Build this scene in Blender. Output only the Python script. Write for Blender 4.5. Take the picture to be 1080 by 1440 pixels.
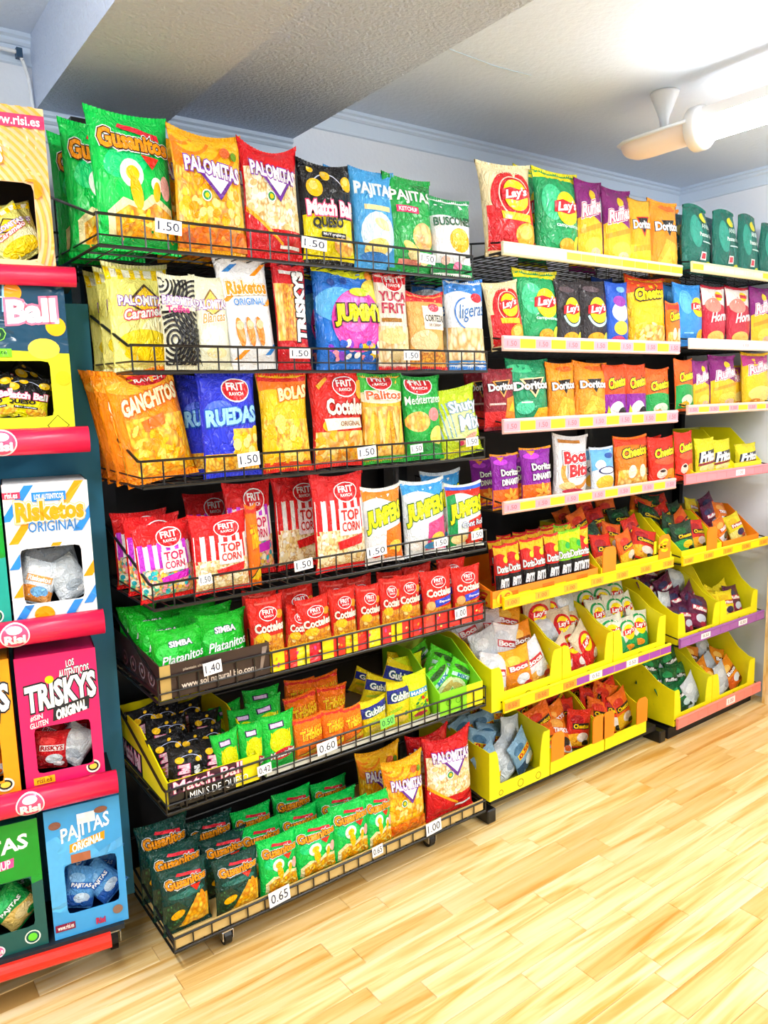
import bpy, bmesh, math, random
from mathutils import Vector, Matrix
for _o in list(bpy.data.objects): bpy.data.objects.remove(_o, do_unlink=True)
SC = bpy.context.scene; COL = SC.collection
R = math.radians
random.seed(7)

# ------------------------------------------------------------------ camera
CAMZ, FPX = 1.45, 1080.0
def cam_axes(yaw, pitch, roll):
    f = Vector((math.sin(yaw)*math.cos(pitch), math.cos(yaw)*math.cos(pitch), math.sin(pitch)))
    r = f.cross(Vector((0, 0, 1))).normalized(); u = r.cross(f)
    c, s = math.cos(roll), math.sin(roll)
    return c*r + s*u, -s*r + c*u, f
CR, CU, CF = cam_axes(R(36.0), R(-8.45), R(-1.5))
cd = bpy.data.cameras.new('camera'); cam = bpy.data.objects.new('camera', cd); COL.objects.link(cam)
cam.matrix_world = Matrix(((CR.x, CU.x, -CF.x, 0), (CR.y, CU.y, -CF.y, 0), (CR.z, CU.z, -CF.z, CAMZ), (0, 0, 0, 1)))
cd.sensor_fit = 'HORIZONTAL'; cd.sensor_width = 36; cd.lens = 36*FPX/1080; cd.clip_start = .02
SC.camera = cam
# ------------------------------------------------------------------ world, lights, exposure
W = bpy.data.worlds.new('world'); SC.world = W; W.use_nodes = True
W.node_tree.nodes['Background'].inputs[0].default_value = (.80, .90, 1.0, 1)
W.node_tree.nodes['Background'].inputs[1].default_value = .50
LAMPS = [(2.29, .30, 1.45), (2.29, -1.7, -.35), (-.30, .10, 1.45), (1.2, -3.0, -1.8)]   # fluorescent battens x, y0, y1 along Y
LAMPW = [3, 28, 24, 28]
LAMPZ = 2.235
for (lx, ya, yb), le in zip(LAMPS, LAMPW):
    ld = bpy.data.lights.new('tube_light', 'AREA'); ld.shape = 'RECTANGLE'; ld.size = .10; ld.size_y = yb-ya
    ld.energy = le; ld.color = (1.0, .985, .96); ld.spread = R(175)
    lo = bpy.data.objects.new('tube_light', ld); COL.objects.link(lo); lo.location = (lx, (ya+yb)/2, LAMPZ-.07)
SC.view_settings.view_transform = 'Standard'; SC.view_settings.look = 'None'
SC.view_settings.gamma = 1.0; SC.view_settings.use_curve_mapping = False
SC.view_settings.exposure = .22

# ------------------------------------------------------------------ photo pixel -> ray -> point on a real plane
CO = Vector((0, 0, CAMZ))
def ray(x, y): return CR*((x-540)/FPX) - CU*((y-720)/FPX) + CF
def on_y(x, y, Y): d = ray(x, y); return CO + d*(Y/d.y)
def on_plane(x, y, p, n): d = ray(x, y); return CO + d*((p-CO).dot(n)/d.dot(n))
def pix(P):
    v = Vector(P)-CO; k = v.dot(CF); return 540+FPX*v.dot(CR)/k, 720-FPX*v.dot(CU)/k

# ------------------------------------------------------------------ materials
def lin(h):
    h = h.lstrip('#'); c = [int(h[i:i+2], 16)/255 for i in (0, 2, 4)]
    return tuple(x/12.92 if x <= .04045 else ((x+.055)/1.055)**2.4 for x in c)+(1,)
MATS = {}
def new_mat(n):
    m = bpy.data.materials.new(n); m.use_nodes = True; nt = m.node_tree
    return m, nt, nt.nodes['Principled BSDF']
def N(nt, t, **kw):
    n = nt.nodes.new(t)
    for k, v in kw.items():
        if k in n.inputs: n.inputs[k].default_value = v
        else: setattr(n, k, v)
    return n
def plain(h, rough=.5, metal=0, spec=.5):
    k = ('p', h, rough, metal)
    if k not in MATS:
        m, nt, b = new_mat('plain_'+h.lstrip('#')); b.inputs['Base Color'].default_value = lin(h)
        b.inputs['Roughness'].default_value = rough; b.inputs['Metallic'].default_value = metal
        b.inputs['Specular IOR Level'].default_value = spec
        MATS[k] = m
    return MATS[k]
def crinkle(nt, b, strength=.6, scale=7):
    tc = N(nt, 'ShaderNodeTexCoord'); oi = N(nt, 'ShaderNodeObjectInfo')
    ad = N(nt, 'ShaderNodeVectorMath', operation='ADD'); sc = N(nt, 'ShaderNodeVectorMath', operation='SCALE')
    sc.inputs['Scale'].default_value = 9.0
    cx = N(nt, 'ShaderNodeCombineXYZ')
    for i in range(3): nt.links.new(oi.outputs['Random'], cx.inputs[i])
    nt.links.new(cx.outputs[0], sc.inputs[0]); nt.links.new(tc.outputs['Object'], ad.inputs[0]); nt.links.new(sc.outputs[0], ad.inputs[1])
    v = N(nt, 'ShaderNodeTexVoronoi', feature='DISTANCE_TO_EDGE'); v.inputs['Scale'].default_value = scale*.6
    n = N(nt, 'ShaderNodeTexNoise'); n.inputs['Scale'].default_value = scale*.7; n.inputs['Detail'].default_value = 3; n.inputs['Distortion'].default_value = 1.6
    nt.links.new(ad.outputs[0], n.inputs['Vector']); 
    mx = N(nt, 'ShaderNodeVectorMath', operation='ADD'); s2 = N(nt, 'ShaderNodeVectorMath', operation='SCALE'); s2.inputs['Scale'].default_value = .35
    nt.links.new(n.outputs['Color'], s2.inputs[0]); nt.links.new(ad.outputs[0], mx.inputs[0]); nt.links.new(s2.outputs[0], mx.inputs[1]); nt.links.new(mx.outputs[0], v.inputs['Vector'])
    mm = N(nt, 'ShaderNodeMath', operation='MINIMUM'); mm.inputs[1].default_value = .12
    nt.links.new(v.outputs['Distance'], mm.inputs[0])
    m2 = N(nt, 'ShaderNodeMath', operation='MULTIPLY_ADD'); m2.inputs[1].default_value = 2.2
    nt.links.new(mm.outputs[0], m2.inputs[0]); nt.links.new(n.outputs['Fac'], m2.inputs[2])
    bp = N(nt, 'ShaderNodeBump'); bp.inputs['Strength'].default_value = strength; bp.inputs['Distance'].default_value = .02
    nt.links.new(m2.outputs[0], bp.inputs['Height']); nt.links.new(bp.outputs[0], b.inputs['Normal'])
def film(h):
    """glossy crinkled packaging film"""
    k = ('f', h)
    if k not in MATS:
        m, nt, b = new_mat('film_'+h.lstrip('#')); b.inputs['Base Color'].default_value = lin(h)
        b.inputs['Roughness'].default_value = .20; b.inputs['Specular IOR Level'].default_value = .45
        crinkle(nt, b); MATS[k] = m
    return MATS[k]
def snackmat(key, cols, scale=16, smooth=False):
    """printed picture of loose snacks: cells of several colours with dark gaps"""
    k = ('s', key)
    if k not in MATS:
        m, nt, b = new_mat('print_'+key)
        tc = N(nt, 'ShaderNodeTexCoord'); v = N(nt, 'ShaderNodeTexVoronoi'); v.inputs['Scale'].default_value = scale
        nt.links.new(tc.outputs['Object'], v.inputs['Vector'])
        r = N(nt, 'ShaderNodeValToRGB'); e = r.color_ramp.elements
        while len(e) < len(cols): e.new(.5)
        for i, c in enumerate(cols): e[i].position = i/(len(cols)-1) if len(cols) > 1 else 0; e[i].color = lin(c)
        nt.links.new(v.outputs['Color'], r.inputs[0])
        r2 = N(nt, 'ShaderNodeValToRGB'); q = r2.color_ramp.elements
        q[0].position = .30; q[0].color = (1, 1, 1, 1); q[1].position = .75; q[1].color = (.62, .40, .16, 1)
        nt.links.new(v.outputs['Distance'], r2.inputs[0])
        mx = N(nt, 'ShaderNodeMix', data_type='RGBA', blend_type='MULTIPLY'); mx.inputs[0].default_value = 1
        nt.links.new(r.outputs[0], mx.inputs[6]); nt.links.new(r2.outputs[0], mx.inputs[7])
        nt.links.new(mx.outputs[2], b.inputs['Base Color']); b.inputs['Roughness'].default_value = .3
        crinkle(nt, b, .25); MATS[k] = m
    return MATS[k]
SNACK = dict(
    popcorn=(['#fff6d8', '#f7e3a0', '#fffdf0', '#f0d070'], 24), popyellow=(['#ffd21a', '#ffb400', '#ffe566', '#f59a00'], 20),
    corn=(['#ffd000', '#ffb300', '#ffe14a', '#ff9a00'], 13), candy=(['#2fd0a0', '#f0f0d0', '#ffd24a', '#ff9ab0', '#26b8c8', '#8ce06a'], 20),
    chips=(['#ffd94a', '#f6b83a', '#ffe99a', '#e89a20'], 10), mix=(['#e8951e', '#f7c23a', '#c8701a', '#ffd860'], 24),
    pale=(['#fbf0c8', '#f3dfa0', '#fff8e4', '#ead08a'], 9), orange=(['#ff8a1a', '#ffad2e', '#f26a10', '#ffc84a'], 12),
    dots=(['#0d3b2c', '#123f30', '#0a2f24', '#4a9a5a'], 26), zebra=(['#f4f0d6', '#f8f6e0'], 4))
def M(c):
    if c is None: return film('#ffffff')
    if isinstance(c, bpy.types.Material): return c
    if c.startswith('#'): return film(c)
    return snackmat(c, *SNACK[c])
def board(h):
    """printed carton, semi-gloss"""
    k = ('b', h)
    if k not in MATS:
        m, nt, b = new_mat('carton_'+h.lstrip('#'))
        tc = N(nt, 'ShaderNodeTexCoord'); n = N(nt, 'ShaderNodeTexNoise'); n.inputs['Scale'].default_value = 60
        nt.links.new(tc.outputs['Object'], n.inputs['Vector'])
        hs = N(nt, 'ShaderNodeMix', data_type='RGBA'); c = lin(h); hs.inputs[6].default_value = c; hs.inputs[7].default_value = tuple(x*.9 for x in c[:3])+(1,)
        nt.links.new(n.outputs['Fac'], hs.inputs[0]); nt.links.new(hs.outputs[2], b.inputs['Base Color'])
        b.inputs['Roughness'].default_value = .42; MATS[k] = m
    return MATS[k]

# ------------------------------------------------------------------ mesh helpers
def link(o, parent=None):
    COL.objects.link(o)
    if parent is not None: o.parent = parent
    return o
def mobj(name, bm, mats, parent=None, smooth=False):
    me = bpy.data.meshes.new(name); bm.normal_update(); bm.to_mesh(me); bm.free()
    for m in (mats if isinstance(mats, (list, tuple)) else [mats]): me.materials.append(m)
    if smooth:
        for p in me.polygons: p.use_smooth = True
    return link(bpy.data.objects.new(name, me), parent)
def inst(name, me, parent=None): return link(bpy.data.objects.new(name, me), parent)
def empty(name, loc=(0, 0, 0), rz=0, parent=None):
    o = bpy.data.objects.new(name, None); o.location = loc; o.rotation_euler = (0, 0, rz); o.empty_display_size = .05
    return link(o, parent)
def tag(o, label=None, cat=None, group=None, kind=None):
    if label: o['label'] = label
    if cat: o['category'] = cat
    if group: o['group'] = group
    if kind: o['kind'] = kind
    return o
def box(bm, x0, y0, z0, x1, y1, z1, mi=0):
    vs = [bm.verts.new((x, y, z)) for z in (z0, z1) for y in (y0, y1) for x in (x0, x1)]
    for f in ((0, 2, 3, 1), (4, 5, 7, 6), (0, 1, 5, 4), (2, 6, 7, 3), (0, 4, 6, 2), (1, 3, 7, 5)):
        bm.faces.new([vs[i] for i in f]).material_index = mi
def wire(bm, a, b, r=.0022, n=5):
    a = Vector(a); b = Vector(b); d = (b-a)
    if d.length < 1e-6: return
    d.normalize(); s = d.orthogonal().normalized(); t = d.cross(s)
    A = [bm.verts.new(a+(s*math.cos(2*math.pi*i/n)+t*math.sin(2*math.pi*i/n))*r) for i in range(n)]
    B = [bm.verts.new(b+(s*math.cos(2*math.pi*i/n)+t*math.sin(2*math.pi*i/n))*r) for i in range(n)]
    for i in range(n): bm.faces.new((A[i], A[(i+1) % n], B[(i+1) % n], B[i]))
    bm.faces.new(A[::-1]); bm.faces.new(B)
def wires(bm, pts, r=.0022, n=5):
    for a, b in zip(pts, pts[1:]): wire(bm, a, b, r, n)
def panel(bm, pts, th, fn, mi=0):
    """extrude a 2-D outline pts by th; fn(a,b,t) -> 3-D"""
    A = [bm.verts.new(fn(a, b, 0)) for a, b in pts]; B = [bm.verts.new(fn(a, b, th)) for a, b in pts]
    fs = [bm.faces.new(A), bm.faces.new(B[::-1])]; n = len(pts)
    for f in fs: f.normal_update()
    for i in range(n): fs.append(bm.faces.new((A[i], B[i], B[(i+1) % n], A[(i+1) % n])))
    for f in fs: f.material_index = mi
    bmesh.ops.triangulate(bm, faces=[f for f in fs if len(f.verts) > 4])
    bmesh.ops.recalc_face_normals(bm, faces=bm.faces[:])
def lathe(bm, prof, c=(0, 0, 0), n=16, axis='z', mi=0):
    rings = []
    for r, h in prof:
        ring = []
        for i in range(n):
            a = 2*math.pi*i/n; p = (r*math.cos(a), r*math.sin(a), h)
            if axis == 'x': p = (p[2], p[0], p[1])
            if axis == 'y': p = (p[0], p[2], p[1])
            ring.append(bm.verts.new(Vector(p)+Vector(c)))
        rings.append(ring)
    for a, b in zip(rings, rings[1:]):
        for i in range(n): bm.faces.new((a[i], a[(i+1) % n], b[(i+1) % n], b[i])).material_index = mi
    bm.faces.new(rings[0][::-1]).material_index = mi; bm.faces.new(rings[-1]).material_index = mi
    bmesh.ops.recalc_face_normals(bm, faces=bm.faces[:])

# ------------------------------------------------------------------ printed artwork (shapes in u,v mapped on a real surface)
TEXT = {}
def text_mesh(s, off=0.0, shear=0.0):
    k = (s, off, shear)
    if k not in TEXT:
        cu = bpy.data.curves.new('t', 'FONT'); cu.body = s; cu.offset = off; cu.shear = shear; cu.resolution_u = 2; cu.fill_mode = 'FRONT'
        ob = bpy.data.objects.new('t', cu); me = ob.to_mesh()
        vs = [(v.co.x, v.co.y) for v in me.vertices]; fs = [tuple(p.vertices) for p in me.polygons]
        ob.to_mesh_clear(); bpy.data.objects.remove(ob); bpy.data.curves.remove(cu)
        TEXT[k] = (vs, fs)
    return TEXT[k]
class Art:
    def __init__(s, a=1.35): s.a = a; s.shapes = []; s.layer = 0; s.let = False
    def add(s, vs, fs, mat): s.layer += 1; s.shapes.append((vs, fs, mat, s.layer, s.let))
    def rect(s, u0, v0, u1, v1, c): s.add([(u0, v0), (u1, v0), (u1, v1), (u0, v1)], [(0, 1, 2, 3)], c); return s
    def poly(s, pts, c): s.add(list(pts), [tuple(range(len(pts)))], c); return s
    def ell(s, u, v, ru, rv, c, rot=0, n=18):
        cr, sr = math.cos(R(rot)), math.sin(R(rot)); a = s.a
        P = []
        for i in range(n):
            x, y = ru*math.cos(2*math.pi*i/n), rv*a*math.sin(2*math.pi*i/n)
            P.append((u+x*cr-y*sr, v+(x*sr+y*cr)/a))
        s.add(P, [tuple(range(n))], c); return s
    def circ(s, u, v, r, c, n=18): return s.ell(u, v, r, r/s.a, c, 0, n)
    def ring(s, u, v, r, w, c, a0=0, a1=360, n=24):
        P = []; F = []
        for i in range(n+1):
            t = R(a0+(a1-a0)*i/n)
            for q in (r-w, r): P.append((u+q*math.cos(t), v+q*math.sin(t)/s.a))
        for i in range(n): F.append((2*i, 2*i+1, 2*i+3, 2*i+2))
        s.add(P, F, c); return s
    def wave(s, u0, u1, v0, v1, amp, k, c, ph=0, top=True, n=14):
        """band whose upper (or lower) edge waves"""
        P = []
        if top:
            P = [(u0, v0), (u1, v0)]+[(u1+(u0-u1)*i/n, v1+amp*math.sin(k*(1-i/n)*math.pi*2+ph)) for i in range(n+1)]
        else:
            P = [(u1, v1), (u0, v1)]+[(u0+(u1-u0)*i/n, v0+amp*math.sin(k*(i/n)*math.pi*2+ph)) for i in range(n+1)]
        s.add(P, [tuple(range(len(P)))], c); return s
    def stripes(s, u0, v0, u1, v1, n, c, slant=0, duty=.5):
        V = []; F = []; w = (u1-u0)/n
        for i in range(n):
            b = len(V); x = u0+i*w
            V += [(x, v0), (x+w*duty, v0), (x+w*duty+slant, v1), (x+slant, v1)]; F.append((b, b+1, b+2, b+3))
        s.add(V, F, c); return s
    def scatter(s, u0, v0, u1, v1, n, cols, r, seed=1, flat=.7):
        rd = random.Random(seed); per = {}
        for i in range(n):
            c = cols[i % len(cols)]; u = rd.uniform(u0, u1); v = rd.uniform(v0, v1); q = r*rd.uniform(.7, 1.2); rot = rd.uniform(0, 6.28)
            V, F = per.setdefault(c, ([], [])); b = len(V); m = 9
            for j in range(m):
                t = 2*math.pi*j/m; x = q*math.cos(t); y = q*flat*math.sin(t)
                V.append((u+x*math.cos(rot)-y*math.sin(rot), v+(x*math.sin(rot)+y*math.cos(rot))/s.a))
            F.append(tuple(range(b, b+m)))
        for c, (V, F) in per.items(): s.add(V, F, c)
        return s
    def text(s, t, u0, v0, u1, v1, c, out=None, ow=.035, out2=None, ow2=.075, bold=.02, slope=0, shear=0, rot=0, taper=0, arc=0):
        s.let = True
        base, _ = text_mesh(t, 0, shear)
        if not base: s.let = False; return s
        x0 = min(p[0] for p in base); x1 = max(p[0] for p in base); y0 = min(p[1] for p in base); y1 = max(p[1] for p in base)
        def put(off, col):
            vs, fs = text_mesh(t, off, shear); P = []
            for x, y in vs:
                p, q = (x-x0)/(x1-x0), (y-y0)/(y1-y0)
                q = .5+(q-.5)*(1-taper*p)
                if rot == 90: u = u1-(u1-u0)*q; v = v0+(v1-v0)*p
                elif rot == -90: u = u0+(u1-u0)*q; v = v1-(v1-v0)*p
                else:
                    u = u0+(u1-u0)*p; v = v0+(v1-v0)*q+slope*(p-.5)+arc*(1-(2*p-1)**2)
                P.append((u, v))
            s.add(P, fs, col)
        if out2: put(bold+ow2, out2)
        if out: put(bold+ow, out)
        put(bold, c); s.let = False; return s
    def badge(s, on=True): s.let = on; return s
def art_objects(art, fn, ul, vl, clip=(.012, .988, .0, 1.0), prefix=''):
    """two meshes: picture and lettering"""
    out = []
    for let in (False, True):
        sh = [q for q in art.shapes if q[4] == let]
        if not sh: out.append(None); continue
        bm = bmesh.new(); mats = []; 
        for vs, fs, mat, layer, _ in sh:
            m = M(mat)
            if m not in mats: mats.append(m)
            mi = mats.index(m); V = [bm.verts.new((u, v, layer)) for u, v in vs]
            for f in fs:
                try: bm.faces.new([V[i] for i in f]).material_index = mi
                except ValueError: pass
        big = [f for f in bm.faces if len(f.verts) > 4]
        for f in big: f.normal_update()
        if big: bmesh.ops.triangulate(bm, faces=big)
        def cut(co, no, **k): bmesh.ops.bisect_plane(bm, geom=bm.verts[:]+bm.edges[:]+bm.faces[:], dist=1e-6, plane_co=co, plane_no=no, **k)
        us = [v.co.x for v in bm.verts]; vs_ = [v.co.y for v in bm.verts]
        if min(us) < clip[0]: cut((clip[0], 0, 0), (-1, 0, 0), clear_outer=True)
        if max(us) > clip[1]: cut((clip[1], 0, 0), (1, 0, 0), clear_outer=True)
        if min(vs_) < clip[2]: cut((0, clip[2], 0), (0, -1, 0), clear_outer=True)
        if max(vs_) > clip[3]: cut((0, clip[3], 0), (0, 1, 0), clear_outer=True)
        for u in ul:
            if min(us) < u < max(us): cut((u, 0, 0), (1, 0, 0))
        for v in vl:
            if min(vs_) < v < max(vs_): cut((0, v, 0), (0, 1, 0))
        for v in bm.verts: v.co = fn(v.co.x, v.co.y, v.co.z)
        bm.normal_update()
        flip = [f for f in bm.faces if f.normal.y > 0]
        if flip: bmesh.ops.reverse_faces(bm, faces=flip)
        me = bpy.data.meshes.new(prefix+('logo_lettering' if let else 'printed_picture')); bm.to_mesh(me); bm.free()
        for m in mats: me.materials.append(m)
        for p in me.polygons: p.use_smooth = True
        out.append(me)
    return out

# ------------------------------------------------------------------ structure: floor, walls, ceiling
WALLY, WALLX, CEIL = 2.284, 3.47, 2.408
def wallmat(name, h, bump=.15, scale=90, rough=.6):
    m, nt, b = new_mat(name); b.inputs['Base Color'].default_value = lin(h); b.inputs['Roughness'].default_value = rough
    n = N(nt, 'ShaderNodeTexNoise'); n.inputs['Scale'].default_value = scale; n.inputs['Detail'].default_value = 4
    tc = N(nt, 'ShaderNodeTexCoord'); nt.links.new(tc.outputs['Object'], n.inputs['Vector'])
    bp = N(nt, 'ShaderNodeBump'); bp.inputs['Strength'].default_value = bump; bp.inputs['Distance'].default_value = .01
    nt.links.new(n.outputs['Fac'], bp.inputs['Height']); nt.links.new(bp.outputs[0], b.inputs['Normal'])
    return m
MW = wallmat('wall_paint', '#e9f0fb'); MC = wallmat('ceiling_paint', '#d6e4f7', .25, 60); MB = wallmat('beam_plaster', '#b9c8e2', .8, 110, .45)
def struct(name, bm, mats): return tag(mobj(name, bm, mats), kind='structure')
def woodmat():
    m, nt, b = new_mat('laminate_wood')
    tc = N(nt, 'ShaderNodeTexCoord'); oi = N(nt, 'ShaderNodeObjectInfo')
    mp = N(nt, 'ShaderNodeMapping'); mp.inputs['Scale'].default_value = (1.6, 26, 8)
    ad = N(nt, 'ShaderNodeVectorMath', operation='ADD'); cx = N(nt, 'ShaderNodeCombineXYZ')
    mu = N(nt, 'ShaderNodeMath', operation='MULTIPLY'); mu.inputs[1].default_value = 40
    nt.links.new(oi.outputs['Random'], mu.inputs[0])
    for i in range(3): nt.links.new(mu.outputs[0], cx.inputs[i])
    nt.links.new(tc.outputs['Object'], mp.inputs[0]); nt.links.new(mp.outputs[0], ad.inputs[0]); nt.links.new(cx.outputs[0], ad.inputs[1])
    n = N(nt, 'ShaderNodeTexNoise'); n.inputs['Scale'].default_value = 1.3; n.inputs['Detail'].default_value = 5; n.inputs['Distortion'].default_value = .8
    nt.links.new(ad.outputs[0], n.inputs['Vector'])
    r = N(nt, 'ShaderNodeValToRGB'); e = r.color_ramp.elements
    e[0].position = .30; e[0].color = lin('#d9a54e'); e[1].position = .62; e[1].color = lin('#f7e0b0'); k = e.new(.46); k.color = lin('#efcf8e')
    nt.links.new(n.outputs['Fac'], r.inputs[0])
    r2 = N(nt, 'ShaderNodeValToRGB'); q = r2.color_ramp.elements; q[0].color = (.80, .64, .38, 1); q[1].color = (1, 1, 1, 1); q[1].position = .55
    nt.links.new(oi.outputs['Random'], r2.inputs[0])
    mx = N(nt, 'ShaderNodeMix', data_type='RGBA', blend_type='MULTIPLY'); mx.inputs[0].default_value = .8
    nt.links.new(r.outputs[0], mx.inputs[6]); nt.links.new(r2.outputs[0], mx.inputs[7])
    nt.links.new(mx.outputs[2], b.inputs['Base Color']); b.inputs['Roughness'].default_value = .33
    return m
WOOD = woodmat()
bm = bmesh.new(); box(bm, -4, -4, -.06, WALLX+.1, WALLY+.1, -.004)
floor = struct('floor', bm, plain('#caa05a', .5))
rnd = random.Random(3); PW = .068; plank_me = {}
def plank(L):
    L = round(L, 1)
    if L not in plank_me:
        b = bmesh.new(); box(b, .0006, .0006, -.006, L-.0006, PW-.0006, -.0006)
        bmesh.ops.bevel(b, geom=[e for e in b.edges if all(v.co.z > -.002 for v in e.verts)], offset=.0009, segments=1, affect='EDGES')
        me = bpy.data.meshes.new('plank'); b.to_mesh(me); b.free(); me.materials.append(WOOD); plank_me[L] = me
    return plank_me[L]
y = .62
while y < WALLY-.1:
    x = .05 + rnd.uniform(0, .4) - (0 if y > 1.25 else -.55)
    xe = min(3.45, 3.45 if y > 1.0 else 3.0)
    while x < xe:
        L = rnd.choice((.3, .4, .5, .6)); L = min(L, round(3.46-x, 1))
        if L < .1: break
        p = inst('plank', plank(L), floor); p.location = (x, y, 0); x += L
    y += PW
# far floor behind the camera keeps the same laminate as one strip-patterned field
bm = bmesh.new()
for (xa, ya, xb, yb) in ((-4, -4, WALLX, .615), (-4, .615, .0, WALLY)):
    yy = ya
    while yy < yb-.02:
        box(bm, xa, yy+.001, -.006, xb, min(yy+.3, yb)-.001, -.0008); yy += .3
o = mobj('plank_field', bm, WOOD, floor); o['kind'] = 'stuff'
bm = bmesh.new(); box(bm, -4, WALLY, 0, WALLX+.1, WALLY+.1, CEIL); wall_back = struct('wall_back', bm, MW)
bm = bmesh.new(); box(bm, WALLX, -4, 0, WALLX+.1, WALLY, CEIL); wall_right = struct('wall_right', bm, MW)
bm = bmesh.new(); box(bm, -4, -4, CEIL, WALLX+.1, WALLY+.1, CEIL+.08); ceiling = struct('ceiling', bm, MC)
# two stepped beams across the ceiling
def beam(n, x0, x1, z):
    bm = bmesh.new(); box(bm, x0, -4, z, x1, WALLY, CEIL); return struct(n, bm, MB)
bm = bmesh.new(); box(bm, .552, -4, 2.226, .875, WALLY, CEIL); trim_1 = struct('trim_1', bm, [MB]); tag(trim_1, 'lower plaster ceiling beam running towards the camera')
bm = bmesh.new(); box(bm, .875, -4, 2.279, 1.325, WALLY, CEIL); trim_2 = struct('trim_2', bm, [MB]); tag(trim_2, 'higher textured ceiling beam beside the lower one')
# cornice mouldings: two ridged bands below the ceiling or beams
MCR = plain('#d4e4f6', .45)
def cornice(name, a, b, z, nrm):
    bm = bmesh.new(); a = Vector(a); b = Vector(b); n = Vector(nrm)
    prof = [(0, 0), (.018, 0), (.022, -.012), (.012, -.016), (.014, -.024), (.008, -.03), (.002, -.03), (.002, -.066), (.006, -.068), (.006, -.075), (0, -.078)]
    A = [bm.verts.new(a+n*p[0]+Vector((0, 0, z+p[1]))) for p in prof]; B = [bm.verts.new(b+n*p[0]+Vector((0, 0, z+p[1]))) for p in prof]
    for i in range(len(prof)-1): bm.faces.new((A[i], A[i+1], B[i+1], B[i]))
    bm.faces.new(A); bm.faces.new(B); bmesh.ops.recalc_face_normals(bm, faces=bm.faces[:])
    return struct(name, bm, MCR)
cornice('trim_3', (1.325, WALLY, 0), (WALLX, WALLY, 0), CEIL, (0, -1, 0))
cornice('trim_4', (WALLX, -4, 0), (WALLX, WALLY, 0), CEIL, (-1, 0, 0))
cornice('trim_5', (.875, WALLY, 0), (1.325, WALLY, 0), 2.279, (0, -1, 0))
cornice('trim_6', (.552, WALLY, 0), (.875, WALLY, 0), 2.226, (0, -1, 0))
cornice('trim_7', (-4, WALLY, 0), (.552, WALLY, 0), CEIL, (0, -1, 0))
# short cable running round the beam corner at the far left
bm = bmesh.new(); wires(bm, [(.36, WALLY-.03, 2.352), (.515, WALLY-.03, 2.352), (.525, WALLY-.03, 2.335), (.54, WALLY-.012, 2.30), (.545, WALLY-.012, 2.22)], .005, 6)
o = mobj('cable', bm, plain('#e8eef5', .4)); tag(o, 'white cable bending down beside the ceiling beam', 'cable')
bm = bmesh.new(); box(bm, .510, WALLY-.04, 2.338, .524, WALLY-.018, 2.36); tag(mobj('cable_clip', bm, plain('#2a4a6a', .5), o), 'dark blue clip')
# little ceiling crack/cable line across the ceiling
bm = bmesh.new(); wires(bm, [(1.40, 1.72, CEIL-.002), (1.55, 1.74, CEIL-.002), (1.72, 1.75, CEIL-.002), (1.86, 1.74, CEIL-.002)], .0012, 5)
tag(mobj('ceiling_cable', bm, plain('#a8bccc', .6)), 'thin pale cable stuck along the ceiling beside the beam', 'cable')
# wood cabinet edge at the right border
cab = empty('wood_cabinet', (3.40, 1.3, 0)); tag(cab, 'light wooden cabinet at the right edge beside the white wall', 'cabinet')
bm = bmesh.new(); box(bm, 0, -.6, .0, .068, .43, .80); mobj('body', bm, WOOD, cab)
bm = bmesh.new(); box(bm, -.006, -.6, .80, .068, .435, .825); mobj('top', bm, WOOD, cab)
bm = bmesh.new(); box(bm, -.004, -.15, .05, 0, .415, .78); mobj('door', bm, WOOD, cab)
bm = bmesh.new(); box(bm, 3.412, 1.40, .826, 3.467, 1.715, .90); bmesh.ops.bevel(bm, geom=bm.edges[:], offset=.006, segments=2, affect='EDGES')
tag(mobj('storage_tin', bm, plain('#17424e', .4)), 'dark teal box lying on the wooden cabinet', 'box')

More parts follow.
